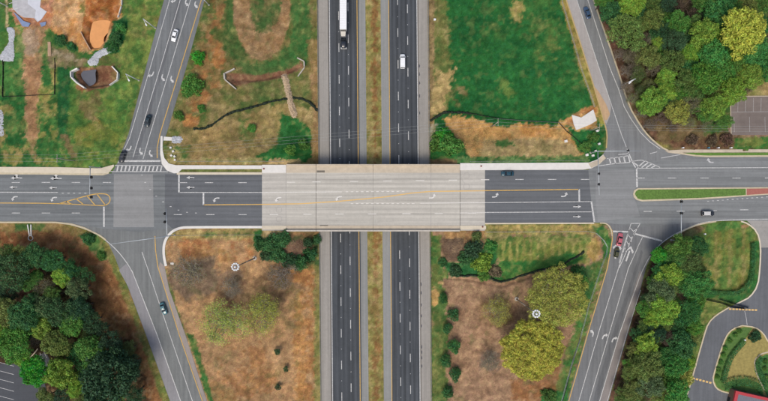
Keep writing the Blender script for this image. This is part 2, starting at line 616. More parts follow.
ROADS = [NW_RAMP, SW_RAMP, NE_RAMP, SE_RAMP, WEST_ROAD, EAST_ROAD, DRIVE,
         [(318, -140), (427, -140), (433, 560), (322, 560)], [(255, 160), (490, 160), (490, 235), (255, 235)],
         [(-120, 164), (880, 164), (880, 228), (-120, 228)], [(728, 94), (900, 94), (900, 140), (728, 140)],
         [(-60, 360), (20, 360), (44, 348), (54, 360), (52, 470), (-60, 470)], [(10, -60), (44, -60), (48, 12), (38, 22), (13, 10)]]

# ------------------------------------------------------------------ ground sheet
def hash2(ix, iy, seed):
    h = (ix.astype(np.int64) * 374761393 + iy.astype(np.int64) * 668265263 + seed * 974711) & 0xFFFFFFFF
    h = ((h ^ (h >> 13)) * 1274126177) & 0xFFFFFFFF
    return ((h ^ (h >> 16)) & 0xFFFF) / 65535.0

def vnoise(x, y, seed=0):
    ix, iy = np.floor(x), np.floor(y)
    fx, fy = x - ix, y - iy
    fx, fy = fx * fx * (3 - 2 * fx), fy * fy * (3 - 2 * fy)
    a, b = hash2(ix, iy, seed), hash2(ix + 1, iy, seed)
    c, d = hash2(ix, iy + 1, seed), hash2(ix + 1, iy + 1, seed)
    return (a * (1 - fx) + b * fx) * (1 - fy) + (c * (1 - fx) + d * fx) * fy

def fbm(x, y, scale, seed=0, octaves=5, rough=0.55):
    s, amp, tot = 0, 1.0, 0
    f = 1.0 / scale
    for i in range(octaves):
        s = s + amp * vnoise(x * f + 17.3 * i, y * f - 9.1 * i, seed + i * 31)
        tot += amp
        amp *= rough; f *= 2.03
    return s / tot

def signed_dist(px, py, poly):
    d2 = np.full(px.shape, 1e12)
    inside = np.zeros(px.shape, bool)
    n = len(poly)
    for i in range(n):
        x0, y0 = poly[i]; x1, y1 = poly[(i + 1) % n]
        ex, ey = x1 - x0, y1 - y0
        L2 = ex * ex + ey * ey + 1e-9
        t = np.clip(((px - x0) * ex + (py - y0) * ey) / L2, 0, 1)
        d2 = np.minimum(d2, (px - x0 - t * ex) ** 2 + (py - y0 - t * ey) ** 2)
        cond = ((y0 > py) != (y1 > py)) & (px < (x1 - x0) * (py - y0) / (y1 - y0 + 1e-12) + x0)
        inside ^= cond
    d = np.sqrt(d2)
    return np.where(inside, -d, d)

def ell(cx, cy, rx, ry, n=14, rot=0):
    c, s = math.cos(R(rot)), math.sin(R(rot))
    return [(cx + rx * math.cos(2 * math.pi * i / n) * c - ry * math.sin(2 * math.pi * i / n) * s,
             cy + rx * math.cos(2 * math.pi * i / n) * s + ry * math.sin(2 * math.pi * i / n) * c) for i in range(n)]
def rc(x0, y0, x1, y1): return [(x0, y0), (x1, y0), (x1, y1), (x0, y1)]

# ground cover patches: outline (photo px), two colours, grain (m), soft edge px, ragged edge px, opacity, coverage
# coverage < 1 breaks the patch up into blotches
L = []
def lay(poly, a, b=None, grain=4, soft=2.0, rag=3.0, op=1.0, cov=1.0):
    L.append((poly, lin(a), lin(b or a), grain, soft, rag, op, cov))

# north-west, outside the slip road
lay([(-300, -300), (240, -300), (160, 0), (110, 190), (-300, 190)], '#3f7230', '#6f8a3a', 6, 4)
lay([(-300, 55), (62, 55), (66, 175), (-300, 175)], '#24642c', '#4b7d38', 4, 4)
lay([(-300, -300), (4, -300), (3, 30), (-300, 30)], '#2a632f', '#4a7436', 4, 1)
lay(rc(-5, 104, 62, 166), '#b79d5c', '#8f8c44', 3, 4, 6, .85, .38)
lay(rc(34, 70, 56, 166), '#b49c54', '#87913f', 3, 4, 6, .8, .42)
lay([(74, 92), (128, 90), (122, 140), (112, 164), (72, 164)], '#6d8836', '#4f7a34', 5, 5)
lay(ell(96, 138, 24, 16), '#848c36', '#8f8c3c', 5, 6, 5, .8)
lay(ell(108, 112, 16, 20), '#a8803c', '#8a9038', 3, 5, 8, .8, .4)
lay(ell(90, 102, 14, 18), '#7d6a44', '#8d8048', 3, 4, 6, .8, .5)
lay([(120, 0), (165, 0), (150, 60), (132, 100), (118, 100), (122, 60)], '#567d34', '#7d8c3e', 5, 4)
lay(ell(150, 14, 14, 16), '#8a7d42', '#6f8034', 3, 4, 6, .8, .5)
lay(ell(140, 36, 8, 7), '#93804e', '#7d8a3c', 3, 3, 3, .7, .6)
lay([(57, 66), (69, 66), (69, 112), (67, 140), (58, 140)], '#1d5c2e', '#2a6a34', 3, 2, 2)
lay([(55, 140), (120, 140), (110, 166), (55, 166)], '#2f6d30', '#4f8236', 3, 4, 5, .7, .6)
lay([(61, 134), (68, 134), (76, 156), (70, 158)], '#8a6a48', None, 2, 2, 2, .7)
lay([(22, 20), (48, 20), (44, 58), (37, 100), (37, 138), (27, 138), (26, 100), (23, 60)], '#a97e55', '#b58c64', 3, 2, 3)
lay(rc(28, 95, 36, 160), '#a98256', None, 2, 3, 4, .7, .6)
lay(ell(30, 42, 9, 14), '#b39a7e', '#a88c6c', 2, 2, 3)
lay([(38, -300), (124, -300), (121, 18), (112, 26), (106, 46), (96, 50), (84, 53), (76, 50), (62, 40), (48, 28), (40, 22)], '#d0924e', '#deb07a', 3, 2, 3)
lay([(50, 0), (72, 0), (66, 24), (52, 26)], '#d2a878', '#c08c54', 2, 2, 3, .8)
lay([(88, -200), (121, -200), (119, 12), (117, 22), (110, 30), (90, 50), (81, 34), (86, 14)], '#9a5a26', '#b87236', 3, 1.5, 2)
lay([(81, 31), (84, 32), (92, 48), (91, 51)], '#5d3a1e', None, 2, 1, 1, .8)
lay([(82, 0), (86, 0), (84, 14), (80, 12)], '#5d7a34', '#9a8048', 2, 1.5, 2, .8)
lay([(2, -300), (7.5, -300), (8, 27), (5.5, 27)], '#cdb98c', '#bfa876', 3, 1, 1)
lay([(8, 9), (14, 22), (28, 27), (50, 25), (52, 0), (44, 0)], '#c07a4c', '#cc9270', 3, 2, 3)
lay(ell(16, 31, 5, 5), '#6f8a44', '#a8804e', 2, 2, 3)
lay(rc(16, 34, 24, 62), '#4f8240', '#7d9150', 2, 2, 3, .9)
lay([(40, 40), (50, 36), (52, 66), (40, 66)], '#4f7f3c', '#8a8a50', 2, 2, 3, .8, .7)
lay(rc(54, 34, 64, 46), '#1c6030', '#2a6c34', 2, 1.5, 2)
lay([(62, 42), (78, 48), (80, 54), (62, 48)], '#2a6832', '#5a7d3a', 2, 1.5, 2)
lay([(114, 22), (128, 14), (126, 40), (118, 52), (110, 54), (103, 48), (108, 40)], '#135a2c', '#1d6634', 3, 2, 2)
lay([(48, 46), (62, 48), (88, 60), (84, 66), (70, 66), (50, 66)], '#8a7a58', '#6d7040', 2, 2, 3)
lay([(53, 47), (60, 50), (88, 63), (86, 66), (66, 58), (52, 54)], '#b3a284', '#8f8060', 1.5, 1.5, 3, .8, .6)
lay(rc(96, 54, 120, 68), '#6f6a3c', '#5f7a34', 2, 2, 3)
lay([(74, 72), (80, 68), (112, 65), (119, 72), (119, 80), (110, 87), (88, 90), (80, 86)], '#7b4f38', '#916a4c', 2, 1, 1)
lay(ell(113, 74, 5, 5), '#8d7a48', None, 2, 1, 2, .8)
lay([(76, 84), (86, 88), (82, 92), (76, 88)], '#8a3a24', None, 2, 1, 1, .8)

# north-west, inside
lay([(204, -300), (319, -300), (319, 166), (165, 166), (166, 134)], '#56682f', '#837743', 5, 2)
lay(ell(232, 85, 60, 60), '#5d7036', '#7d7440', 4, 8, 8, .7, .5)
lay([(196, 60), (206, 20), (212, -20), (226, -20), (226, 60), (214, 110), (190, 128), (182, 120)], '#a8713e', '#8f7444', 4, 4, 6, .9, .62)
lay(ell(192, 121, 8, 6), '#b87a40', None, 2, 3, 3, .8)
lay(ell(219, 57, 8, 10), '#b5763e', None, 2, 3, 4, .8)
lay([(204, 0), (216, 0), (200, 60), (188, 80), (186, 66)], '#41682e', '#5f7238', 3, 3, 5, .8, .65)
lay([(226, -20), (246, -20), (246, 40), (254, 56), (240, 66), (222, 50)], '#3d672e', '#5d7238', 3, 4, 4, .85)
lay([(288, -60), (312, -60), (310, 62), (286, 64), (280, 56), (292, 40)], '#366a30', '#5a7238', 3, 3, 4, .95)
lay(ell(262, 4, 29, 57, 20), '#9a774c', '#a8885e', 3, 1.2, 1.2)
lay(ell(265, -6, 15.5, 40, 18), '#4d6a34', '#7d7444', 3, 2, 3)
lay([(234, 56), (252, 64), (286, 58), (300, 68), (282, 76), (246, 76)], '#3a6a30', '#58723a', 3, 3, 3, .9)
lay([(226, 73), (236, 72), (256, 76), (284, 70), (302, 62), (303, 67), (286, 77), (256, 82), (240, 86), (230, 84)], '#7d5540', '#8d6a4c', 2, 1.5, 1.5)
lay([(248, 82), (290, 80), (316, 98), (316, 104), (284, 98), (250, 104)], '#5f7038', '#767840', 3, 3, 3, .8)
lay([(196, 128), (224, 122), (242, 114), (286, 104), (318, 114), (318, 166), (165, 166), (176, 140)], '#a88c54', '#8c7c46', 4, 3, 3)
lay([(262, 104), (286, 104), (284, 130), (262, 150)], '#b59c5c', '#94884c', 2.5, 3, 4, .8, .7)
lay([(240, 118), (258, 116), (256, 146), (244, 148)], '#46742f', '#7d7c42', 3, 3, 4, .9, .65)
lay([(281, 112), (296, 118), (312, 130), (313, 158), (300, 164), (262, 162), (256, 156), (278, 144)], '#22682a', '#357836', 3, 2.5, 3)
lay([(164, 146), (190, 144), (190, 160), (176, 164)], '#3f7032', '#6f7a3c', 2, 3, 3, .8, .7)
lay([(290, 108), (318, 108), (318, 128), (306, 124)], '#b29a64', '#8f8048', 2, 2, 3, .8)
lay([(306, 40), (319, 40), (319, 166), (313, 166), (312, 100)], '#97764c', '#84703f', 3, 1.5, 2, .9)
lay([(168, 158), (262, 158), (262, 163), (168, 163)], '#7d8a44', '#b8a66c', 1.5, 1, 2, .9)
lay([(268, 158), (300, 160), (300, 165), (268, 165)], '#c2a46e', None, 2, 1, 2, .9)

# north-east, inside
lay([(427, -300), (480, -300), (566, 0), (607, 134), (600, 166), (427, 166)], '#1b5e2b', '#276a2f', 5, 2)
lay([(427, -300), (427, -100), (540, -100), (566, 0), (596, 105), (585, 112), (560, 60), (500, -10)], '#487432', '#2d6a30', 4, 8, 10, .85, .6)
lay(ell(530, 30, 36, 42), '#5a7c38', '#306a30', 4, 10, 12, .7, .45)
lay(ell(518, 12, 6, 12), '#a8964e', '#6d8040', 2, 3, 4, .85, .8)
lay(ell(545, 52, 14, 14), '#7d8040', '#4f7836', 3, 5, 6, .7, .5)
lay(ell(506, 88, 5, 10, 10, -25), '#7d9040', None, 2, 4, 4, .6)
lay([(428, -100), (444, -100), (448, 20), (452, 60), (446, 112), (432, 118)], '#5f7036', '#7d7c40', 3, 3, 4, .95)
lay([(427, -100), (435, -100), (434, 164), (427, 164)], '#9a8456', '#7d6a44', 3, 1.5, 2)
lay([(437, 70), (456, 68), (450, 84), (444, 112), (432, 114), (433, 90)], '#bda468', '#a89058', 2, 2, 4)
lay(ell(458, 96, 8, 10), '#7d6a40', '#4f7034', 2, 3, 4, .8, .6)
lay([(559, -10), (566, 0), (588, 67), (605, 122), (601, 128), (594, 106), (579, 66), (560, 0)], '#93903c', '#a38c44', 3, 1, 1)
lay([(446, 119), (460, 115), (474, 118), (496, 128), (520, 124), (556, 126), (570, 116), (582, 110), (597, 105), (597, 130), (578, 132), (566, 126),
     (584, 148), (590, 158), (470, 161), (462, 142), (448, 130)], '#d2a562', '#c4934e', 3, 2, 3)
lay([(566, 120), (582, 110), (597, 105), (596, 112), (580, 114), (578, 128)], '#b5733c', '#c08a50', 2, 2, 2, .9)
lay([(520, 124), (556, 126), (556, 134), (522, 138)], '#b8803c', None, 3, 3, 3, .7)
lay(ell(521, 146, 5, 6), '#c07c34', None, 2, 2, 3)
lay([(482, 140), (560, 138), (580, 152), (574, 160), (478, 160)], '#a2905c', '#b19a68', 2.5, 3, 3, .9)
lay(ell(504, 144, 11, 5), '#3f7434', '#5f7a3a', 2, 2, 3, .9)
lay([(430, 128), (448, 128), (464, 146), (462, 160), (430, 160)], '#236a2c', '#347a36', 2.5, 2, 2)
lay(rc(428, 124, 436, 142), '#b0a890', '#8f8456', 2, 2, 3, .8)
lay([(456, 157), (590, 155), (590, 162), (456, 163)], '#2f6f34', '#6f9050', 1.5, 1, 2, .95)
lay([(572, 132), (600, 128), (604, 136), (602, 152), (590, 158), (580, 150), (574, 140)], '#1f6a30', '#3a7c3a', 2.5, 2, 2)
lay(rc(430, 159, 458, 165), '#a08058', '#7d6a44', 2, 1, 1)

# north-east, outside
lay([(593, -300), (1100, -300), (1100, 156), (660, 152), (640, 130), (617, 67)], '#3f3424', '#4b4230', 5, 2)
lay([(590, -20), (598, -20), (624, 60), (640, 112), (668, 142), (690, 150), (664, 152), (626, 106), (612, 60)], '#7a5644', '#69503c', 2.5, 2, 3)
lay([(640, 118), (740, 118), (768, 134), (1000, 136), (1000, 156), (670, 156)], '#6f5f3c', '#7d6a48', 3, 3, 4)
lay([(662, 140), (738, 136), (742, 148), (672, 150)], '#6d4a38', '#7d6044', 2, 2, 4, .9)
lay([(648, 138), (672, 146), (676, 152), (660, 148)], '#8a8a3c', '#a08a54', 2, 2, 3, .9)
lay([(736, 137), (1000, 134), (1000, 150), (732, 149)], '#3d7a30', '#5f8a38', 3, 2, 3)
lay(ell(752, 142, 12, 5), '#8a8a40', None, 2, 3, 3, .6)
lay([(748, 70), (1000, 66), (1000, 97), (744, 97)], '#a28c56', '#8a8a48', 3, 3, 4)
lay(rc(704, 100, 732, 134), '#4a7434', '#5f6a38', 2.5, 3, 4, .9)
lay([(728, 128), (1000, 128), (1000, 139), (728, 136)], '#a3806a', '#947660', 3, 2, 3)

# highway median
lay([(364, -300), (381, -300), (386, 700), (367, 700)], '#85823f', '#a49358', 2, 1, 2)
lay([(371, -300), (375.5, -300), (380, 700), (375, 700)], '#84592f', '#946c3e', 2, 2, 4, .9)
lay([(366, 220), (385, 220), (388, 420), (368, 420)], '#7d7f42', '#a08a50', 2, 2, 3, .5, .5)

# south-west, outside
lay([(-300, 218), (60, 221), (110, 244), (146, 335), (230, 700), (-300, 700)], '#8a5f38', '#9c7046', 5, 2)
lay([(-300, 221), (66, 222), (100, 236), (96, 244), (60, 232), (-300, 232)], '#957c48', '#7d7238', 3, 2, 3, .9)
lay([(14, 223), (44, 224), (42, 232), (16, 231)], '#3a7036', '#5a7a3c', 2, 2, 2, .9)
lay([(78, 236), (96, 233), (110, 248), (106, 262), (92, 250)], '#2f6c36', '#5d7c3c', 2.5, 2, 3)
lay([(98, 236), (110, 246), (120, 268), (146, 335), (171, 401), (190, 460), (182, 460), (160, 395), (138, 335), (112, 268)], '#71803c', '#8a8040', 2.5, 2, 2, .9)
lay([(60, 262), (84, 262), (108, 284), (122, 304), (134, 336), (154, 401), (150, 401), (128, 336), (116, 306), (102, 286)], '#5f3d24', None, 2, 1.5, 1, .6)
lay(ell(106, 310, 12, 30, 14, -20), '#94683c', '#86603a', 4, 5, 4, .8)
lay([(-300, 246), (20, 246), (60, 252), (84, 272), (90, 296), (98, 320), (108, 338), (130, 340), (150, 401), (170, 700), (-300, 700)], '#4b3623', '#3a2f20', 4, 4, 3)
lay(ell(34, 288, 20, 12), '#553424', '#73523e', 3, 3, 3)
lay(ell(10, 240, 24, 7), '#6f4428', '#84562f', 3, 4, 4, .8)

# south-west, inside
lay([(182, 228), (323, 228), (324, 700), (228, 700), (185.5, 335), (164, 264), (165, 242)], '#bd9262', '#aa865c', 5, 2)
lay([(176, 229), (316, 229), (316, 238), (168, 240)], '#bda567', '#9c8a4c', 2, 2, 2)
lay([(200, 233), (262, 232), (262, 238), (200, 238)], '#4f7a38', '#a89858', 1.5, 1, 2, .8, .55)
lay([(168, 240), (250, 238), (252, 262), (170, 258)], '#b08048', '#a4683a', 3, 4, 4, .8, .7)
lay([(166, 262), (214, 258), (218, 290), (190, 302), (172, 292)], '#8a735c', '#7c6a56', 3, 5, 5, .9)
lay(ell(230, 284, 18, 16), '#947c64', '#8a6a4c', 3, 5, 5, .8)
lay(ell(280, 280, 24, 18), '#8c7052', '#7d6244', 3, 6, 6, .8)
lay([(292, 250), (316, 240), (318, 401), (296, 401), (292, 320)], '#b27e42', '#a06a36', 3, 4, 5, .8, .7)
lay(ell(248, 372, 30, 26), '#b5804a', '#a07044', 3, 6, 8, .8, .7)
lay(ell(300, 350, 5, 60, 16), '#cc9656', '#b98548', 3, 3, 4, .8)
lay(ell(212, 395, 26, 12), '#8f8050', '#a87c48', 3, 5, 5, .8, .6)
lay([(187, 334), (194, 334), (203, 362), (214, 401), (222, 440), (208, 401)], '#3a7032', '#5f7838', 2, 1.5, 2)
lay([(314, 240), (321, 232), (323, 420), (314, 420)], '#71803f', '#8d8448', 2, 2, 2, .85)
lay(ell(260, 240, 6, 10), '#3a7034', None, 2, 2, 2)
lay([(264, 229), (290, 229), (286, 238), (262, 240)], '#c2a678', '#9c8850', 1.5, 1.5, 2, .9)
lay([(288, 232), (318, 232), (318, 238), (288, 240)], '#b58a58', '#a47c54', 1.5, 1.5, 2)
lay([(258, 238), (318, 236), (320, 264), (300, 272), (258, 256)], '#2c5430', '#456038', 2, 3, 3, .8, .8)
lay(ell(298, 250, 12, 9), '#8a6a50', '#755a44', 2, 3, 3)

# south-east, inside
lay([(431, 228), (607, 226), (612, 240), (586, 335), (548, 460), (548, 700), (435, 700)], '#a68465', '#98775a', 5, 2)
lay(ell(470, 345, 26, 56), '#b08c68', '#a07c5c', 4, 8, 8, .7, .6)
lay([(431, 232), (441, 236), (442, 280), (446, 300), (448, 330), (446, 401), (446, 460), (431, 460)], '#6d7a3c', '#547438', 3, 2, 3)
lay([(431, 234), (438, 236), (440, 262), (450, 276), (440, 280), (432, 280)], '#3a7034', '#6d7a3c', 2.5, 2, 3)
lay(ell(435, 296, 3.5, 9), '#c09a58', None, 2, 1.5, 2)
lay(ell(441, 283, 3, 2), '#c8a468', None, 2, 1, 1)
lay([(440, 262), (460, 262), (480, 250), (498, 236), (498, 276), (520, 276), (500, 282), (480, 276), (452, 276)], '#205f30', '#336c36', 2.5, 2, 2)
lay([(440, 238), (470, 236), (476, 246), (462, 262), (444, 260)], '#78634e', '#6a5442', 1.5, 2, 3)
lay([(446, 231), (500, 230), (504, 238), (470, 242), (446, 238)], '#bd9660', '#a88050', 1.5, 1.5, 3)
lay([(496, 237), (588, 235), (596, 246), (588, 262), (566, 266), (530, 272), (500, 280)], '#808a3c', '#5f7c36', 3, 2, 2)
for _x in range(502, 590, 7):
    lay([(_x, 240), (_x + 2.5, 240), (_x + 2.5, 268), (_x, 268)], '#a89c54', None, 2, 1.2, 1.5, .6)
lay([(498, 262), (540, 262), (566, 252), (590, 258), (560, 268), (520, 274), (498, 282)], '#2c6c2e', '#4d7c36', 2.5, 2.5, 2)
lay([(485, 225), (600, 224), (598, 234), (485, 236)], '#bda25c', '#8c8a44', 1.5, 1.2, 2)
lay([(485, 233), (596, 231), (592, 242), (485, 242)], '#5f7a38', '#a09858', 1.5, 1.5, 3, .8, .6)
lay([(592, 226), (606, 226), (612, 240), (607, 262), (600, 268), (605, 245), (597, 234)], '#2f6e34', '#4f8038', 2, 1.5, 2)
lay(ell(594, 250, 7, 11), '#b89050', '#a39048', 2, 2, 3)
lay([(594, 262), (607, 258), (587, 335), (567, 401), (550, 460), (520, 460), (546, 390), (560, 372), (574, 330)], '#4d7a36', '#6d7a3c', 2.5, 3, 3)
lay([(584, 268), (596, 262), (592, 300), (582, 310), (574, 290)], '#2f6a34', '#527638', 2.5, 3, 3, .9)
lay([(556, 268), (578, 266), (584, 290), (560, 280)], '#8d6440', None, 3, 3, 3, .8)
lay([(512, 380), (550, 372), (564, 350), (556, 392), (540, 401), (512, 401)], '#a06c3c', '#8d6440', 3, 3, 3, .85)
lay([(544, 394), (570, 388), (566, 410), (540, 410)], '#2f7034', '#477a38', 2, 2, 3)
lay(ell(490, 362, 12, 10), '#75675a', '#857060', 2, 4, 4, .8)
lay(ell(497, 312, 18, 14), '#8d7048', '#86684c', 2, 5, 5, .8)

# south-east, outside
lay([(662, 244), (716, 221), (760, 222), (762, 290), (704, 335), (660, 480), (590, 480), (640, 290)], '#6a7436', '#5a6a34', 4, 2)
lay([(641, 287), (654, 256), (672, 240), (676, 250), (656, 276), (644, 300), (636, 335), (620, 385), (606, 430), (600, 430), (608, 401), (627, 335)], '#5d4235', '#6d5040', 2, 1.5, 2)
lay([(660, 244), (700, 224), (706, 228), (684, 240), (664, 254)], '#6f5c40', '#75784a', 2, 1.5, 2)
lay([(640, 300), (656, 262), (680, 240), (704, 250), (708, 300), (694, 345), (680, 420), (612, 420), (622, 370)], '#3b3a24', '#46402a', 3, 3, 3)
lay([(704, 226), (744, 223), (756, 234), (756, 280), (744, 294), (708, 292), (702, 262)], '#5f7d36', '#7d8238', 4, 2, 2)
for _x in range(708, 752, 7):
    lay([(_x, 226), (_x + 3, 226), (_x + 2, 286), (_x - 1, 286)], '#94884a' if _x % 2 else '#4f7834', None, 3, 2, 2, .6)
lay([(706, 223), (746, 221), (752, 228), (706, 231)], '#4d7d36', '#5f8438', 2, 1.5, 2)
lay(ell(745, 226, 4, 2.5), '#b08a5c', None, 2, 1, 1)
lay([(752, 240), (760, 240), (759, 284), (750, 297), (736, 304), (702, 300), (704, 292), (738, 292), (748, 284)], '#2b6a30', '#3a7434', 2.5, 1.5, 2)
lay([(704, 298), (726, 302), (728, 308), (714, 316), (707, 323), (703, 335), (690, 378), (684, 401), (670, 440), (676, 401), (690, 340), (696, 310)], '#7d8a40', '#667a38', 3, 2, 2)

# fine grid where the photograph looks, coarse to the horizon
def axis(lo, hi, step, far):
    core = np.arange(lo, hi + step * .5, step)
    out = [hi]
    s = step
    while out[-1] < far:
        s *= 1.35; out.append(out[-1] + s)
    out = np.array(out[1:])
    return np.concatenate([-(out[::-1] - hi) + lo, core, out])
gx = axis(-166.0, 166.0, 0.5, 2500)
gy = axis(-94.0, 94.0, 0.5, 2500)
NX, NY = len(gx), len(gy)
X, Y = np.meshgrid(gx, gy)
X, Y = X.ravel(), Y.ravel()
Zg = hground(X, Y)
k_ = FPX / (CAM_H - Zg)
PX = X * k_ + 384
PY = 200.5 - Y * k_

cov = np.zeros((len(X), 3))
_m = fbm(X, Y, 12, 900)[:, None]
cov[:] = np.array(lin('#4f6f32')) * (1 - _m) + np.array(lin('#7d7a40')) * _m
SPECK = vnoise(X / .55, Y / .55, 4242)
for i, (poly, a, b, grain, soft, rag, op, cv) in enumerate(L):
    xs = [p[0] for p in poly]; ys = [p[1] for p in poly]
    mg = soft + rag * 2 + 3
    sel = np.nonzero((PX > min(xs) - mg) & (PX < max(xs) + mg) & (PY > min(ys) - mg) & (PY < max(ys) + mg))[0]
    if len(sel) == 0: continue
    x, y = X[sel], Y[sel]
    sd = signed_dist(PX[sel], PY[sel], poly)
    sd = sd + rag * 2.2 * (fbm(x, y, 4.0, 50 + i * 7, 4) - 0.5) + rag * 1.6 * (fbm(x, y, 1.3, 51 + i * 7, 2) - 0.5) + min(rag, 3) * 1.1 * (SPECK[sel] - 0.5)
    soft *= .5
    al = smooth((soft - sd) / (2 * soft)) * op
    if cv < 1:
        al = al * smooth((fbm(x, y, 5.0, 300 + i * 5, 5, .65) - (1 - cv) * 0.5 - 0.22) / 0.12 )
    t = smooth((fbm(x, y, grain, 600 + i * 3, 5, .62) - 0.34) / 0.32)
    c = np.array(a)[None, :] * (1 - t[:, None]) + np.array(b)[None, :] * t[:, None]
    cov[sel] = cov[sel] * (1 - al[:, None]) + c * al[:, None]
# dry flecks, weeds and bare spots at plant size
lum = cov @ np.array([.3, .6, .1])
cov = lum[:, None] + (cov - lum[:, None]) * 0.93
green = smooth((cov[:, 1] - cov[:, 0] * 1.02) / (0.25 * lum + .01))
n1 = fbm(X, Y, 1.5, 1201, 2, .6) * .6 + fbm(X, Y, 5.0, 1202, 3) * .4; n2 = fbm(X, Y, 1.9, 1301, 2, .6) * .6 + fbm(X, Y, 6.0, 1302, 3) * .4; n3 = fbm(X, Y, 7.0, 1401, 3)
def blend(w, c):
    global cov
    cov = cov * (1 - w[:, None]) + np.array(c)[None, :] * w[:, None]
light = np.clip((lum - .04) / .1, .08, 1)
blend(green * smooth((n1 - .54) / .07) * .30 * light * smooth((n3 - .3) / .25), lin('#b0a064'))
blend(green * smooth((n2 - .54) / .07) * .50 * light, lin('#2c5f2c'))
blend((1 - green) * smooth((n1 - .55) / .08) * .22, lin('#c8aa80'))
blend((1 - green) * smooth((n2 - .56) / .08) * .40 * smooth((n3 - .35) / .3), lin('#5f6a3c'))
blend((1 - green) * smooth((.42 - n1) / .12) * .20, lin('#6a4c34'))
# overall mottling of the plants and soil
cov *= np.exp(1.15 * (fbm(X, Y, 1.6, 77, 3, .8) - .5) - .07)[:, None]
cov *= (0.86 + 0.28 * fbm(X, Y, 16.0, 78, 4, .6))[:, None]

road_sd = np.full(len(X), 1e6)
near = np.nonzero((np.abs(X) < 400) & (np.abs(Y) < 250))[0]
for poly in ROADS:
    road_sd[near] = np.minimum(road_sd[near], signed_dist(PX[near], PY[near], poly))
rough_amt = smooth((road_sd - 1.0) / 6.0)
Zb = (fbm(X, Y, 5.0, 5, 5, .6) - 0.5) * 0.9 + (fbm(X, Y, 1.2, 6, 2) - 0.5) * 0.22
Zg2 = Zg + Zb * rough_amt
def hollow(poly, depth, soft):
    global Zg2
    sd = signed_dist(PX[near], PY[near], poly)
    Zg2[near] -= depth * smooth(-sd / soft)
hollow([(88, 18), (112, 18), (108, 40), (100, 50), (90, 50), (86, 36)], 2.0, 6)
hollow([(74, 72), (80, 69), (112, 66), (119, 73), (118, 80), (110, 86), (88, 89)], 2.2, 3.5)
hollow([(226, 72), (256, 76), (284, 70), (303, 62), (303, 67), (286, 77), (256, 83), (232, 84)], 1.2, 4)
# ditches cut along the grass
hollow([(440, 276), (462, 276), (486, 280), (500, 284), (530, 274), (560, 266), (584, 252), (586, 256), (562, 270), (532, 279), (502, 289), (484, 285), (460, 281), (440, 280)], 0.9, 3)

gme = bpy.data.meshes.new('ground')
gme.vertices.add(NX * NY)
gme.vertices.foreach_set('co', np.stack([X, Y, Zg2], 1).astype(np.float32).ravel())
ii, jj = np.meshgrid(np.arange(NX - 1), np.arange(NY - 1))
a_ = (jj * NX + ii).ravel()
quads = np.stack([a_, a_ + 1, a_ + 1 + NX, a_ + NX], 1).astype(np.int32)
gme.loops.add(len(quads) * 4)
gme.loops.foreach_set('vertex_index', quads.ravel())
gme.polygons.add(len(quads))
gme.polygons.foreach_set('loop_start', np.arange(0, len(quads) * 4, 4, dtype=np.int32))
gme.polygons.foreach_set('use_smooth', np.ones(len(quads), bool))
gme.update(calc_edges=True)
at_ = gme.attributes.new('cover', 'FLOAT_COLOR', 'POINT')
at_.data.foreach_set('color', np.concatenate([cov, np.ones((len(X), 1))], 1).astype(np.float32).ravel())
ground = link('ground', gme, COVER)
tag(ground, 'uneven ground of grass, straw, bare soil and leaf litter around the interchange', kind='structure')

_ix0 = int(np.searchsorted(gx, -166.0)); _iy0 = int(np.searchsorted(gy, -94.0))
Zgrid = Zg2.reshape(NY, NX); Cgrid = cov.reshape(NY, NX, 3); RSgrid = road_sd.reshape(NY, NX)
def gz(x, y):
    """height of the built ground sheet"""
    i = int(np.clip(np.searchsorted(gx, x) - 1, 0, NX - 2)); j = int(np.clip(np.searchsorted(gy, y) - 1, 0, NY - 2))
    tx = (x - gx[i]) / (gx[i + 1] - gx[i]); ty = (y - gy[j]) / (gy[j + 1] - gy[j])
    return float((Zgrid[j, i] * (1 - tx) + Zgrid[j, i + 1] * tx) * (1 - ty) + (Zgrid[j + 1, i] * (1 - tx) + Zgrid[j + 1, i + 1] * tx) * ty)
def gcol(x, y):
    i = int(np.clip(np.searchsorted(gx, x), 0, NX - 1)); j = int(np.clip(np.searchsorted(gy, y), 0, NY - 1))
    return Cgrid[j, i], RSgrid[j, i]
def gzf(x, y): return gz(float(x), float(y))
def G(px, py, dz=0.0): return W(px, py, gzf, dz)

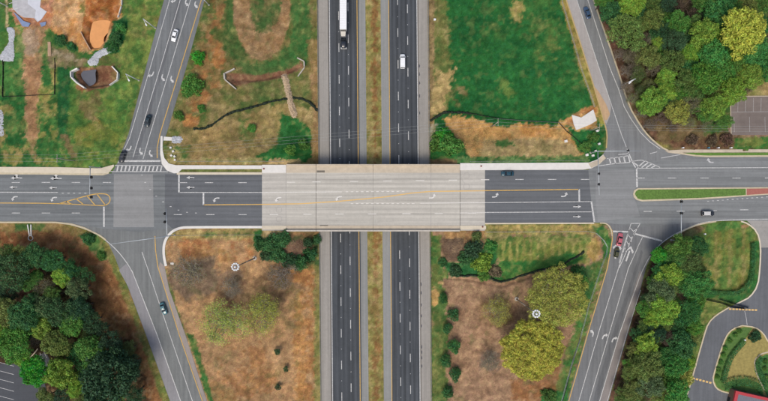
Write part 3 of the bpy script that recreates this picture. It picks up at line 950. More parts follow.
# loose grass and straw: uncountable blades over the verges
def blades(n, seed):
    rng = np.random.default_rng(seed)
    x = rng.uniform(-160, 160, n); y = rng.uniform(-88, 88, n)
    i = np.clip(np.searchsorted(gx, x), 0, NX - 1); j = np.clip(np.searchsorted(gy, y), 0, NY - 1)
    ok = RSgrid[j, i] > 2.5
    x, y, i, j = x[ok], y[ok], i[ok], j[ok]
    z = np.minimum(np.minimum(Zgrid[j, i], Zgrid[j - 1, i]), np.minimum(Zgrid[j, i - 1], Zgrid[j - 1, i - 1]))
    m = len(x)
    col = Cgrid[j, i] * rng.uniform(.72, 1.45, (m, 1))
    s = rng.uniform(.15, .42, m); h = rng.uniform(.08, .26, m); a = rng.uniform(0, 6.283, m)
    dx, dy = np.cos(a) * s, np.sin(a) * s
    V = np.stack([np.stack([x - dx * .5, y - dy * .5, z - .03], 1), np.stack([x + dx * .5, y + dy * .5, z - .03], 1), np.stack([x - dy * .7, y + dx * .7, z + h], 1)], 1).reshape(-1, 3)
    me = bpy.data.meshes.new('grass_tufts')
    me.vertices.add(m * 3); me.vertices.foreach_set('co', V.astype(np.float32).ravel())
    me.loops.add(m * 3); me.loops.foreach_set('vertex_index', np.arange(m * 3, dtype=np.int32))
    me.polygons.add(m); me.polygons.foreach_set('loop_start', np.arange(0, m * 3, 3, dtype=np.int32))
    me.update(calc_edges=True)
    at = me.attributes.new('cover', 'FLOAT_COLOR', 'POINT')
    C = np.repeat(np.concatenate([col, np.ones((m, 1))], 1), 3, 0)
    at.data.foreach_set('color', C.astype(np.float32).ravel())
    o = link('grass_tufts', me, TUFT)
    tag(o, 'short tufts of grass and dry straw over the verges', 'grass', kind='stuff')
blades(260000, 3)

# ------------------------------------------------------------------ highway (lower level)
def hw_sheet(name, x0, x1, z, mat, parent=None, y0=-160, y1=560):
    """strip between photo columns x0 and x1 (read at the middle row) on the highway level"""
    d = 0.0083
    def c(x, y): return (x + d * (y - 200.5), y)
    pts = [W(*c(x, y), hzero) for x, y in ((x0, y0), (x1, y0), (x1, y1), (x0, y1))]
    return sheet(name, [(p.x, p.y) for p in pts], z, mat, parent, hzero, world_pts=True)
def hx(x, y): return (x + 0.0083 * (y - 200.5), y)

hw_sheet('ground_bed', 318.5, 431.5, -0.02, MATS['ground_cover']) if False else None
hwy = hw_sheet('highway', 329.8, 360.2, 0.04, A_HW)
tag(hwy, 'dark three-lane southbound highway carriageway on the left of the median', kind='structure')
hw_n = hw_sheet('highway', 390.4, 418.8, 0.04, A_HW)
tag(hw_n, 'dark three-lane northbound highway carriageway on the right of the median', kind='structure')
for par, a, b, m in ((hwy, 319.6, 330.6, A_SHOULDER_TAN), (hwy, 359.6, 367.0, A_SHOULDER), (hw_n, 382.2, 391.0, A_SHOULDER), (hw_n, 418.2, 429.3, A_SHOULDER_TAN)):
    hw_sheet('shoulder', a, b, 0.034, m, par)
for par, x, m in ((hwy, 331.0, WHITE), (hwy, 358.6, YELLOW), (hw_n, 390.3, YELLOW), (hw_n, 418.4, WHITE)):
    line(par, [hx(x, -160), hx(x, 560)], 0.26, m, 'edge_line', hzero)
for par, x in ((hwy, 329.7), (hw_n, 419.6)):
    line(par, [hx(x, -160), hx(x, 560)], 0.3, DARK_LINE, 'pavement_joint', hzero, 0.06)
for par, x, y0 in ((hwy, 340.2, 47.5), (hwy, 349.6, 70.3), (hw_n, 399.2, 0.7), (hw_n, 409.0, 8.7)):
    y = y0 - 31.75 * 4
    while y < 530:
        if not 168 < y < 228:
            q = hx(x, y)
            dash(par, q[0], q[1], 8.6, 0.25, WHITE, False, hzero)
            if -10 < y < 410:
                mm = MB(); mm.box(-.09, .09, -.09, .09, 0, .03)
                p = W(*hx(x, y + 15.9), hzero)
                if 'STUD' not in globals():
                    STUD = mm.mesh('reflector'); STUD.materials.append(WHITE_METAL)
                o = link('reflector', STUD, None, par); o.location = (p.x, p.y, 0.042)
        y += 31.75
# dark spill stains along the outer shoulder joint of the northbound side
def stain(parent, px, py, rx, ry, mat, zf, z, seed):
    rng = random.Random(seed)
    pts = []
    for i in range(14):
        a = 2 * math.pi * i / 14
        r = rng.uniform(.55, 1.1)
        pts.append((px + rx * r * math.cos(a), py + ry * r * math.sin(a)))
    return sheet('stain', pts, z, mat, parent, zf)
STAIN = mat_plain('tar_stain', '#55545a', 0.9, 0.2, 3)
for i, y in enumerate((66, 74, 83, 96, 113, 284, 293, 305, 316, 326, 347, 352, 358, 366)):
    q = hx(420.4, y); stain(hw_n, q[0], q[1], 0.7, 2.2, STAIN, hzero, 0.05, i)

# ------------------------------------------------------------------ cross road and slip roads
west = sheet('arterial_road', WEST_ROAD, ZA, A_WEST)
tag(west, 'grey cross road west of the bridge with its junction', kind='structure')
east = sheet('arterial_road', EAST_ROAD, ZA, A_EAST)
tag(east, 'grey cross road east of the bridge with its junction and median', kind='structure')
nw = tag(sheet('slip_road', NW_RAMP, ZR, A_RAMP_NW), 'three-lane slip road coming down from the upper left to the crosswalk', kind='structure')
sw = tag(sheet('slip_road', SW_RAMP, ZR, A_RAMP_SW), 'slip road curving from the west junction to the bottom edge', kind='structure')
ne = tag(sheet('slip_road', NE_RAMP, ZR, A_RAMP_NE), 'slip road leaving the east junction to the top edge beside the wood', kind='structure')
se = tag(sheet('slip_road', SE_RAMP, ZR, A_RAMP_SE), 'three-lane slip road rising from the bottom edge to the east junction', kind='structure')
drive = tag(sheet('access_drive', DRIVE, 0.034, A_DRIVE), 'dark asphalt access drive curving round a planted island', kind='structure')
# resurfaced pieces
sheet('road_patch', [(165, 173.9), (262, 173.9), (262, 226), (181, 226), (173, 229), (165, 222)], ZP, A_DARK, west)
sheet('road_patch', [(485, 170.2), (588.3, 170.2), (591, 200), (594.6, 222.4), (485, 222.8)], ZP, A_DARK, east)
sheet('road_patch', [(596, 171), (634, 170), (636.5, 187), (632, 194), (636, 203), (640, 216), (598, 222), (595.5, 200)], ZP - .004, mat_road('junction_pale', '#858787', 'x', 0.13, 0.06), east)
sheet('junction_slab', [(114, 174.2), (153, 174.2), (154, 227), (113.5, 227)], ZP, A_PATCH, west)
# wheel paths on the three-lane slip roads
for q in ([(196, -10), (168, 90), (149, 158)], [(186, -10), (158, 90), (138, 158)]):
    pass
sheet('wheel_path', [(184, -20), (188, -20), (160, 80), (137, 160), (133, 160), (156, 80)], 0.036, A_WEAR, nw)
sheet('wheel_path', [(641, 250), (643, 252), (617, 335), (598, 401), (590, 430), (586, 430), (592.5, 401), (612, 335)], 0.033, A_WEAR, se)
# pale concrete shoulder of the north-east slip road
sheet('paved_shoulder', [(548, -60), (557, -60), (577, 0), (599, 67), (609, 98), (611, 108), (609.5, 117), (606.5, 124), (604.5, 122), (588.3, 67), (566.3, 0)], 0.036, A_RSHOULDER, ne)
SAND = mat_road('sand_wash', '#bd9f7c', 'y', 0.1, 0.15, angle=R(18))
sheet('sand_wash', [(594, 86), (599, 92), (606, 104), (610, 114), (607, 120), (604.5, 120), (598, 100)], 0.042, SAND, ne)
for par, pts in ((sw, [(119, 270), (126, 264), (131.5, 271), (157, 335), (181, 401), (200, 461), (193, 461), (170.4, 401), (146.4, 335), (128.4, 287)]),):
    sheet('paved_shoulder', pts, 0.036, mat_road('ramp_shoulder_grey', '#8a898b', 'y', 0.08, 0.06, angle=R(18.5)), par)
sheet('paved_shoulder', [(180, 335), (158.5, 268), (160, 262), (164.4, 266), (169.3, 290), (185.2, 335), (206.5, 401), (227, 461), (222, 461), (203.5, 401)], 0.036,
      mat_road('ramp_shoulder_tan', '#958c86', 'y', 0.08, 0.06, angle=R(18.5)), sw)
sheet('paved_shoulder', [(643, 277), (640.7, 287), (627, 335), (608, 401), (592, 455), (584, 455), (599.8, 401), (619, 335), (640, 270)], 0.036,
      mat_road('ramp_shoulder_mauve', '#88827f', 'y', 0.08, 0.06, angle=R(-16.5)), se)

# ------------------------------------------------------------------ markings: west
for x in (16, 46, 76, 107): dash(west, x, 182.4)
for x in (-14, 16, 46, 76): dash(west, x, 213)
line(west, [(-110, 191.8), (58, 192.4)], 0.24)
for x in (63, 68.6, 74.2, 79.8, 85.4): dash(west, x, 193.2, 2.2, 0.22)
line(west, [(-110, 202.3), (40, 203.2), (64, 203.8), (104, 205.7)], 0.3, YELLOW, 'centre_line')
nose = smooth_line([(60, 203.4), (78, 198.2), (92, 194.4), (102, 193.4), (108.5, 194.6), (110.6, 199), (109, 203.6), (104, 205.7)], 2)
line(west, nose, 0.34, YELLOW, 'centre_line')
for x0, y0, x1, y1 in ((66, 201.5, 71.5, 203.9), (76, 198.6, 83.5, 204.5), (87, 195.8, 95, 205), (97, 194, 105.5, 205.3)):
    line(west, [(x0, y0), (x1, y1)], 0.36, YELLOW, 'hatch_bar')
line(west, [(104, 206.6), (104, 227)], 0.62, WHITE, 'stop_line')
for x, y in ((16.5, 178), (56, 178.4)): arrow(west, x, y, 'ahead_right', 180)
for x, y in ((13.5, 187.2), (53, 187.8)): arrow(west, x, y, 'ahead', 180)
for x, y in ((14, 196.6), (53.2, 197.4)): arrow(west, x, y, 'left', 180)
line(west, [(179, 173.9), (179, 192.6)], 0.6, WHITE, 'stop_line')
line(west, [(179, 192.4), (262, 192.4)], 0.24)
line(west, [(203.5, 192.8), (203.5, 205.2)], 0.6, WHITE, 'stop_line')
line(west, [(203.5, 204.9), (262, 204.4)], 0.34, YELLOW, 'centre_line')
for x in (183, 209, 242.5): dash(west, x, 182.6)
for x in (178, 210.5, 242.5): dash(west, x, 214.6)
for x, y in ((190.5, 177.6), (190.5, 187.4)): arrow(west, x, y, 'ahead', 180)
arrow(west, 215.5, 198, 'left', 180)
for i in range(9):                      # dotted guide across the junction
    t = i / 8
    x = 142 + 54 * t ** 1.35; y = 175 + 38 * math.sin(t * math.pi / 2) ** 1.0
    dash(west, x, y, 1.7, 0.24, WHITE_OLD)
# crosswalk over the north-west slip road
cw = west
line(cw, [(115, 165.4), (162.5, 165.6)], 0.26, WHITE, 'crosswalk_edge')
line(cw, [(110.5, 171.6), (168, 171.7)], 0.26, WHITE, 'crosswalk_edge')
for i in range(12):
    x = 117.5 + i * 3.95
    line(cw, [(x + 0.9, 165.6), (x - 0.5, 171.5)], 0.55, WHITE, 'crosswalk_bar')
line(nw, [(120, 161), (160.5, 161)], 0.62, WHITE, 'stop_line')
# slip road north-west
line(nw, [(185.5, -55), (169.7, 0), (150.5, 67), (129.7, 138), (118, 163)], 0.24, WHITE, 'edge_line')
line(nw, [(196, -55), (180.2, 0), (160.5, 67), (140.2, 134), (133.2, 157)], 0.24)
line(nw, [(206, -55), (190.5, 0), (170.5, 67), (150.2, 134), (143.2, 159)], 0.24)
line(nw, [(217, -55), (201.3, 0), (180.7, 67), (160, 134), (157.2, 148), (157.3, 158)], 0.3, YELLOW, 'edge_line')
for (x, y), kd in zip(((175.2, 1), (185.2, 3), (194.5, 5)), ('right', 'left', 'left')): arrow(nw, x, y, kd, 254)
for (x, y), kd in zip(((152.6, 75.4), (161.6, 78), (170.6, 79.6)), ('right', 'left', 'left')): arrow(nw, x, y, kd, 254)
for (x, y), kd in zip(((130.2, 149.6), (139.4, 151.6), (149.2, 153.8)), ('right', 'left', 'left')): arrow(nw, x, y, kd, 254)
# slip road south-west
line(sw, smooth_line([(66, 223.4), (85, 228.6), (100, 235.8), (111, 244.4), (120, 253.5), (127.5, 263.5), (132.5, 272)]) + [(157.2, 335), (180.7, 401), (203, 461)], 0.28, WHITE, 'edge_line')
line(sw, [(142, 252), (147.6, 268), (169.9, 335), (192.5, 401), (213, 461)], 0.24)
line(sw, [(155, 236), (155.6, 250), (158, 267), (179.4, 335), (202.4, 401), (223, 461)], 0.3, YELLOW, 'edge_line')

# ------------------------------------------------------------------ markings: east
for x in (519.5, 552, 585): dash(east, x, 179.4)
line(east, [(485, 190.6), (579, 189.4)], 0.34, YELLOW, 'centre_line')
line(east, [(579, 189.0), (579.3, 201.4)], 0.6, WHITE, 'stop_line')
line(east, [(485, 202.6), (591, 201.6)], 0.24)
line(east, [(485, 212.4), (592.5, 211.8)], 0.24)
line(east, [(591.3, 201.4), (594.3, 222)], 0.6, WHITE, 'stop_line')
for x, y in ((496, 197), (565, 196.5)): arrow(east, x, y, 'left', 0)
for x, y in ((577, 206.7), (577, 216.7)): arrow(east, x, y, 'ahead', 0)
line(east, [(636.6, 168.6), (637, 187)], 0.62, WHITE, 'stop_line')
line(east, [(636.6, 168.3), (700, 167.9), (880, 167.2)], 0.24)
for x in (640.5, 672, 704.5, 736.5, 769, 801): dash(east, x, 178)
for x, y in ((647.5, 211.4), (680.5, 211.2), (712.5, 210.6), (744.2, 209.8), (776, 209)): dash(east, x, y)
for i in range(13):
    dash(east, 708 + i * 4.9, 201.2 - i * 0.36, 1.9, 0.24)
arrow(ne, 709.5, 162.4, 'right', 180, WHITE_OLD)
# crosswalk over the north-east slip road
line(ne, [(598, 166), (614, 163.6), (630, 162.4)], 0.28, WHITE, 'crosswalk_edge')
line(ne, [(607, 158.6), (629, 155.6)], 0.26, WHITE, 'crosswalk_edge')
for i in range(5):
    x = 609.2 + i * 4.75
    line(ne, [(x, 158.2 - i * .65), (x + 1.6, 164.2 - i * .55)], 0.5, WHITE, 'crosswalk_bar')
line(ne, [(568, -30), (576.8, 0), (598.7, 67), (621.2, 134), (628.5, 153)], 0.24)
line(ne, [(578, -30), (587.8, 0), (609.5, 67), (618.5, 89), (624, 106.5), (631, 119), (640.5, 132.5), (650, 142), (660, 149)], 0.26, WHITE, 'edge_line')
line(ne, [(629, 154), (632.6, 162.5), (635.5, 167.6)], 0.4, WHITE, 'gore_outline')
line(ne, smooth_line([(632, 161.4), (640, 160), (645, 160.6), (660, 167.4)], 1), 0.24, WHITE, 'gore_outline')
for x0, y0, x1, y1 in ((633.5, 162.5, 639.5, 166.8), (637.5, 167.4, 645, 160.8), (641.5, 167.6, 648.5, 162.2), (646, 167.7, 652, 163.8), (651, 167.8, 655.5, 165.4)):
    line(ne, [(x0, y0), (x1, y1)], 0.42, WHITE, 'hatch_bar')
for pts in ([(618, 154.6), (628, 153.6)], [(661, 158), (680, 154.6)], [(650, 153.6), (657, 151.8)]):
    line(ne, pts, 0.24, WHITE_OLD, 'faded_line')
# slip road south-east
line(se, [(609.2, 225.5), (612.4, 231.5), (612.2, 240), (607.3, 268), (587.3, 335), (568.8, 401), (553, 456)], 0.32, YELLOW, 'edge_line')
line(se, [(629, 230), (618.5, 268), (597.8, 335), (578.8, 401), (563, 456)], 0.24)
line(se, [(642.5, 237), (638.6, 245), (628.4, 268), (608.7, 335), (589.2, 401), (573, 456)], 0.24)
line(se, smooth_line([(768, 219.2), (730, 219.8), (711, 221.2), (700, 223), (686, 228.6), (671, 236), (660.5, 243.6), (651, 254), (644, 267), (640, 276)]) + [(619, 335), (599.6, 401), (583, 456)], 0.26, WHITE, 'edge_line')
line(se, [(640.5, 290), (626.4, 335), (607.4, 401), (592, 456)], 0.22, WHITE_OLD, 'edge_line')
line(se, [(612.3, 231.4), (628, 231.8)], 0.6, WHITE, 'stop_line')
line(se, [(633.5, 233.4), (662, 241)], 0.62, WHITE, 'stop_line')
g0 = [(631, 223.5), (625, 242), (619, 263)]; g1 = [(640, 223.4), (631, 240), (624.5, 256), (619, 268)]
line(se, g0, 0.24, WHITE, 'gore_outline'); line(se, g1, 0.24, WHITE, 'gore_outline'); line(se, [(631, 223.5), (640, 223.4)], 0.24, WHITE, 'gore_outline')
for t in (0.1, 0.28, 0.44, 0.6):
    ax = 631 - 11 * t; bx = 640 - 19 * t; y = 224 + 38 * t
    line(se, [(ax, y), ((ax + bx) / 2 - 0.6, y + 3.6), (bx, y)], 0.24, WHITE, 'hatch_bar')
arrow(se, 629.6, 250.5, 'chevron', 72, WHITE, 1.0, 'lane_arrow')
arrow(se, 617.2, 247.5, 'chevron', 80, WHITE, 1.0, 'lane_arrow')
for (x, y), kd in zip(((593.6, 333), (603.4, 335.5), (613, 338.5)), ('left', 'right', 'right')): arrow(se, x, y, kd, 73.5)

# ------------------------------------------------------------------ kerbs and sidewalks (real steps)
def kerb(parent, pts, w=0.45, mat=None, h=0.13, name='kerb', zf=hroad):
    return ribbon(name, pts, w, 0.0, mat or C_KERB, parent, zf, height=h + 0.04, step=1.5)
def slab(parent, poly, mat, h=0.15, name='sidewalk', zf=hroad):
    return sheet(name, poly, h + 0.04, mat, parent, zf, thick=0.4)

slab(west, [(-110, 166.3), (60, 167.2), (100, 168.4), (108, 166.2), (114, 164.6), (114.5, 166), (109.5, 172.4), (104, 173.4), (-110, 171.6)], C_WALK)
kerb(west, [(-110, 173.2), (40, 173.6), (103, 174.4), (109, 172.8)], 0.7)
slab(west, [(160.8, 136), (162.8, 136), (162.8, 150), (164.5, 158), (169, 163.5), (176, 165.2), (261.9, 165.4), (261.9, 169), (182, 169.2), (178, 173),
            (174, 173.3), (167, 170.5), (162, 164), (160.4, 154)], C_WHITE)
kerb(west, [(177, 173.4), (262, 173.4)], 0.9, C_WALK)
slab(west, [(164, 136.6), (172, 137.2), (172, 140.6), (163.5, 140.4)], C_WHITE, 0.1)
kerb(west, [(-110, 222.2), (56, 222.4), (72, 224.3), (85, 228.2), (100, 235.5), (106, 240)], 0.6)
kerb(west, smooth_line([(262, 227.1), (190, 227.2), (180, 227.8), (172, 231.4), (166, 238.6), (163.6, 247), (164, 257), (166, 266)]), 0.95, C_WHITE)
kerb(west, smooth_line([(157.8, 120), (161.0, 134), (160.5, 146), (161.2, 156), (164.5, 164)]), 0.3, C_KERB) if False else None
slab(east, [(460, 163.2), (589, 162.6), (597, 159.5), (603, 154.5), (605.5, 158), (599, 164.5), (591, 168.4), (583, 169.6), (460, 170.2)], C_WHITE)
slab(east, [(588, 163.4), (597, 160.2), (603, 155), (605.8, 158.2), (598.5, 164.6), (591, 168)], C_BEIGE, 0.16, 'kerb_ramp')
kerb(east, [(485, 223.6), (594, 223.2)], 0.5, C_WALK)
kerb(ne, smooth_line([(546, -60), (566.2, 0), (588, 67), (604.2, 122), (607.2, 134), (606.2, 148)], 1), 0.45, mat_plain('sandy_kerb', '#b7a06e', .9, .15))
kerb(ne, smooth_line([(573, -60), (593.2, 0), (617, 67), (628.3, 105), (640.3, 125.6), (649, 137), (661, 147.2), (668, 150.5)], 1), 0.5)
slab(ne, [(665, 150.6), (682, 149.6), (880, 149), (880, 152), (684, 152.6), (676, 153.6), (668, 152.6)], C_BEIGE)
sheet('grass_strip', [(684, 152.8), (880, 152.2), (880, 155), (702, 155.6), (692, 154.6)], 0.14, mat_plain('verge_grass', '#5c7f35', .95, .3, 2.5), ne)
kerb(ne, smooth_line([(672, 151.8), (684, 154), (700, 156.3), (730, 156.2), (880, 155.4)], 1), 0.55)
kerb(se, smooth_line([(600, 223), (607, 223.4), (611, 229), (612, 236)], 2), 0.4)
kerb(se, smooth_line([(716, 221.4), (700, 223.9), (687, 228.6), (673, 236.4)], 2), 0.5)
# planted median of the east road
med = [(633, 194), (634, 190.2), (637.5, 188.2), (700, 187.6), (880, 186.6), (880, 188), (800, 192.2), (768, 194.6), (700, 199.4), (642, 201.4), (636.5, 200), (633.6, 197)]
mo = sheet('traffic_island', med, 0.17, C_KERB, None, hroad, 0.3)
tag(mo, 'long grassy median with pale kerb and a red paved end', 'traffic island')
inn = [(634.6, 194), (635.6, 191.4), (638.2, 189.6), (700, 189), (745.5, 188.6), (745.5, 195), (700, 197.9), (642, 199.8), (637.4, 198.6)]
sheet('lawn', inn, 0.20, mat_plain('median_grass', '#5b7a36', .95, .35, 1.6), mo)
sheet('paving', [(746.3, 188.6), (880, 187.4), (800, 191.4), (746.3, 195)], 0.20, BRICK_RED, mo)

# ------------------------------------------------------------------ bridge
bridge = empty('overpass_bridge', (W(373, 198).x, W(373, 198).y, 0))
tag(bridge, 'pale concrete overpass bridge carrying the cross road over the highway', 'bridge')
def bchild(o):
    o.matrix_parent_inverse = bridge.matrix_world.inverted() if False else Matrix.Translation(-bridge.location)
    return o
def bslab(x0, x1, y0, y1, ztop, thick, mat, name, wob=0.0):
    z0 = HA + ztop
    def q(x, y):
        k = (CAM_H - z0) / FPX
        return ((x - 384) * k, (200.5 - y) * k)
    (xa, ya), (xb, yb) = q(x0, y1), q(x1, y0)
    m = MB(); m.box(xa, xb, ya, yb, z0 - thick, z0)
    return bchild(m.build(name, mat, bridge))
for a, b in ((262, 285.9), (460.2, 485)):
    bslab(a, b, 165.5, 230.6, 0.045, 0.4, C_APPROACH, 'approach_slab')
for a, b in ((286.15, 315.85), (316.1, 373.1), (373.25, 430.9), (431.15, 459.95)):
    bslab(a, b, 164.4, 231.4, 0.045, 0.9, C_DECK, 'deck_slab')
for x in (286, 316, 431, 460.1):
    bslab(x - .28, x + .28, 165.6, 230.2, 0.048, 0.02, DARK_LINE if x in (316, 460.1) else SAW_CUT, 'expansion_joint')
# raised edges: walkway and rail walls, each in lengths between the joints
for a, b in ((286.2, 315.8), (316.2, 373), (373.3, 430.8), (431.2, 459.9)):
    bslab(a, b, 165.6, 172.6, 0.20, 0.155, C_BEIGE, 'walkway')
    bslab(a, b, 164.2, 165.6, 1.05, 1.6, C_BEIGE, 'parapet')
    bslab(a, b, 225.6, 229.9, 0.17, 0.125, C_BEIGE, 'walkway')
    bslab(a, b, 230.0, 231.5, 1.05, 1.6, C_WALL, 'parapet')
    bslab(a, b, 229.4, 230.0, 0.12, 0.07, DARK_LINE, 'gutter')
bslab(262, 286, 164.8, 172.8, 0.19, 0.5, C_WHITE, 'walkway')
bslab(262, 286, 225.8, 229.6, 0.18, 0.5, C_WALK, 'walkway')
bslab(460.2, 486, 225.6, 229.4, 0.18, 0.5, C_WALK, 'walkway')
for i in range(9):
    y = 168 + i * 7.6
    k = (CAM_H - 5) / FPX
    m = MB(); m.box((286 - 384) * k, (460 - 384) * k, (200.5 - y) * k - .3, (200.5 - y) * k + .3, HA - 2.1, HA - 0.86)
    bchild(m.build('girder', C_WALL, bridge))
for xw in (-26.6 + 0.0, -4.4, 18.2):
    m = MB(); m.box(xw - .6, xw + .6, -11.5, 13.6, HA - 3.0, HA - 2.1)
    bchild(m.build('pier_cap', C_WALL, bridge))
    for yy in (-9, -3, 3, 9):
        m = MB(); m.tube((xw, yy + 1, -0.5), (xw, yy + 1, HA - 3.0), 0.5, 0.5, 14)
        bchild(m.build('pier_column', C_WALL, bridge, True))
for xw in (-37.3, 28.8):
    m = MB(); m.box(xw - .5, xw + .5, -11.6, 13.7, 1.0, HA - 0.9)
    bchild(m.build('abutment', C_WALL, bridge))
def bl(pts, w=0.26, mat=None, name='lane_line'):
    return bchild(line(bridge, pts, w, mat or WHITE_DECK, name))
for x in (291, 316.5, 354, 387.4, 420, 453, 485): bchild(dash(bridge, x, 182.2 - (x - 291) * .013, 8.3, .28, WHITE_DECK))
for x in (274, 307.5, 339.5, 372, 406.5, 438.8, 471.8): bchild(dash(bridge, x, 214.5 - (x - 274) * .006, 8.3, .28, WHITE_DECK))
bl([(262, 192.4), (342, 191.9)], .26)
for i in range(12): bchild(dash(bridge, 347 + i * 5.1, 191.8 - i * .04, 2.6, .26, WHITE_DECK))
bl([(262, 204.4), (300, 203.8), (340, 201.2), (384, 197), (412, 193), (431, 191.4), (485, 190.7)], .42, YELLOW_DECK, 'centre_line')
for i in range(13): bchild(dash(bridge, 352 + i * 5.1, 203.6, 2.6, .24, WHITE_DECK))
bl([(420, 203.2), (485, 202.6)], .26)
bl([(460, 213), (485, 212.6)], .2)
for x, y, kd, hd in ((277.5, 197.6, 'left', 180), (338, 196.6, 'left', 180), (433, 198, 'left', 0)):
    bchild(arrow(bridge, x, y, kd, hd, WHITE_DECK))
# saw-cut detector loops and a drain
for cx, cy in ((466.5, 175.6), (466.5, 186.6), (279, 209.6), (279, 219)):
    pts = [(cx - 2.6, cy - 1.6), (cx - 1.6, cy - 2.6), (cx + 1.6, cy - 2.6), (cx + 2.6, cy - 1.6), (cx + 2.6, cy + 1.6), (cx + 1.6, cy + 2.6), (cx - 1.6, cy + 2.6), (cx - 2.6, cy + 1.6)]
    bchild(ribbon('detector_loop', pts, 0.13, 0.056, SAW_CUT, bridge, closed=True, step=9))
bchild(line(bridge, [(461.4, 177), (462, 180), (465, 183.6)], .12, SAW_CUT, 'detector_loop', hroad, 0.056))
GRATE = mat_plain('drain_grate', '#6d675d', .8, .25, 3)
bslab(316.8, 324.8, 170.4, 172.5, 0.205, 0.05, GRATE, 'drain_grate')
bslab(320, 328, 225.2, 226, 0.18, 0.05, GRATE, 'drain_grate')
for x, y in ((264, 168.8), (481, 166.2), (482.5, 226.8)):
    m = MB(); p = W(x, y); m.box(p.x - .25, p.x + .25, p.y - .25, p.y + .25, HA + .18, HA + .5)
    bchild(m.build('marker_post', mat_plain('rust_red', '#7d4034', .8, .1), bridge))
bpy.context.view_layer.update()

# ------------------------------------------------------------------ drive, islands, car parks
sheet('apron', [(747, 220.6), (757, 231), (761, 247.6), (900, 247.6), (900, 220.6)], 0.045, A_APRON, drive)
kerb(drive, smooth_line([(741, 221.4), (748, 223.6), (757, 231.5), (760.6, 245), (759.8, 268), (757.6, 286), (750, 297), (741, 301.6), (736, 304)], 1), 0.5, C_WALK)
kerb(drive, smooth_line([(729, 307.3), (716, 315), (708, 323), (704, 335), (692, 378), (685, 401), (668, 460)], 1), 0.5, C_KERB)
for i in range(9):
    x = 729 + i * 3.2
    line(drive, [(x, 309 + i * .12), (x + 2.4, 309.2 + i * .12)], 0.62, YELLOW_DECK, 'stop_bar_block')
for i in range(6):
    x = 692.5 + i * 3.3
    line(drive, [(x, 378.2 + i * .85), (x + 2.3, 378.8 + i * .85)], 0.7, YELLOW_DECK, 'stop_bar_block')
line(drive, smooth_line([(744.5, 311), (746, 317), (747, 325)], 1), 0.16, WHITE_OLD, 'faded_line')
isl = smooth_line([(742, 325.5), (755, 327.2), (763, 333), (768, 342), (784, 362), (792, 400), (768, 402), (740, 395), (724, 392.3), (716, 388.6), (712.2, 380), (715, 369), (720, 352), (725.8, 336), (732, 329), (742, 325.5)], 1)
io = sheet('planted_island', isl, 0.15, mat_plain('island_lawn', '#94874e', .95, .25, 1.2), None, hroad, 0.3)
tag(io, 'rounded planted island of dry lawn inside the access drive', 'planting bed')
kerb(io, isl, 0.45, C_KERB, 0.16)
sheet('planting_strip', [(732, 331), (744, 327), (752, 328), (742, 344), (730, 356), (724, 372), (723, 384), (733, 380), (746, 378), (760, 384), (764, 398), (740, 393.5), (724, 391), (717, 387.6), (713.6, 380), (716, 369), (721, 353), (727, 337)],
      0.165, mat_plain('island_grass', '#4f7034', .95, .3, 1.6), io)
sheet('planting_strip', [(756, 360), (766, 354), (790, 362), (790, 398), (768, 398), (758, 380), (754, 370)], 0.168, mat_plain('island_bed', '#3f6a30', .95, .3, 1.6), io)
line(io, smooth_line([(768, 352), (760, 354), (754, 360), (755, 370), (760, 382), (764, 390)], 1), 0.5, C_BEIGE, 'path', hroad, 0.20)

lot = tag(sheet('car_park', [(730.4, 98.6), (745, 96.6), (768, 96), (900, 95), (900, 134.4), (731, 135)], 0.045, A_LOT), 'grey car park with faded stall lines beside the wood', kind='structure')
for i in range(9):
    x = 738 + i * 7.7
    line(lot, [(x, 98), (x - .3, 111.5)], 0.09, WHITE_OLD, 'stall_line')
line(lot, [(731.4, 112), (900, 110.6)], 0.09, WHITE_OLD, 'stall_line')
for i in range(7):
    x = 734 + i * 7.7
    if i % 2 == 0: line(lot, [(x, 117), (x + .3, 132)], 0.08, WHITE_OLD, 'stall_line')
kerb(lot, [(731, 135), (730.2, 98.4), (745, 96.3), (900, 94.8)], 0.3, C_BEIGE, 0.12)
lot2 = tag(sheet('car_park', [(-60, 364), (20, 364), (46, 352), (52, 364), (44, 380), (50, 405), (50, 470), (-60, 470)], 0.045, A_LOT_DARK), 'dark car park under the trees in the lower left corner', kind='structure')
for i in range(8):
    y = 362 + i * 8.4
    line(lot2, [(-2, y), (14, y + 4.2)], 0.15, WHITE_OLD, 'stall_line')
for i in range(3):
    line(lot2, [(36 + i * 4, 354 - i), (39 + i * 4, 360 - i)], 0.13, WHITE_OLD, 'stall_line')
kerb(lot2, smooth_line([(20, 361.6), (28, 360), (34, 354), (38, 348.6)], 1), 0.35, C_BEIGE, 0.14)

# ------------------------------------------------------------------ vegetation
def leaf_mesh(name, P, Nn, size, rng, jit=0.5):
    """one small bent leaf spray (2 triangles) at each point"""
    n = len(P)
    nn = Nn + jit * rng.normal(size=(n, 3))
    nn /= np.linalg.norm(nn, axis=1)[:, None] + 1e-9
    t = np.cross(nn, rng.normal(size=(n, 3)))
    t /= np.linalg.norm(t, axis=1)[:, None] + 1e-9
    b = np.cross(nn, t)
    s = (size * rng.uniform(0.6, 1.35, n))[:, None]
    v0 = P - t * s; v1 = P + b * s * .62 + nn * s * .15; v2 = P + t * s; v3 = P - b * s * .62 + nn * s * .15
    V = np.stack([v0, v3, v2, v1], 1).reshape(-1, 3)
    me = bpy.data.meshes.new(name)
    me.vertices.add(n * 4)
    me.vertices.foreach_set('co', V.astype(np.float32).ravel())
    me.loops.add(n * 4)
    me.loops.foreach_set('vertex_index', np.arange(n * 4, dtype=np.int32))
    me.polygons.add(n)
    me.polygons.foreach_set('loop_start', np.arange(0, n * 4, 4, dtype=np.int32))
    me.update(calc_edges=True)
    me.materials.append(LEAF)
    return me

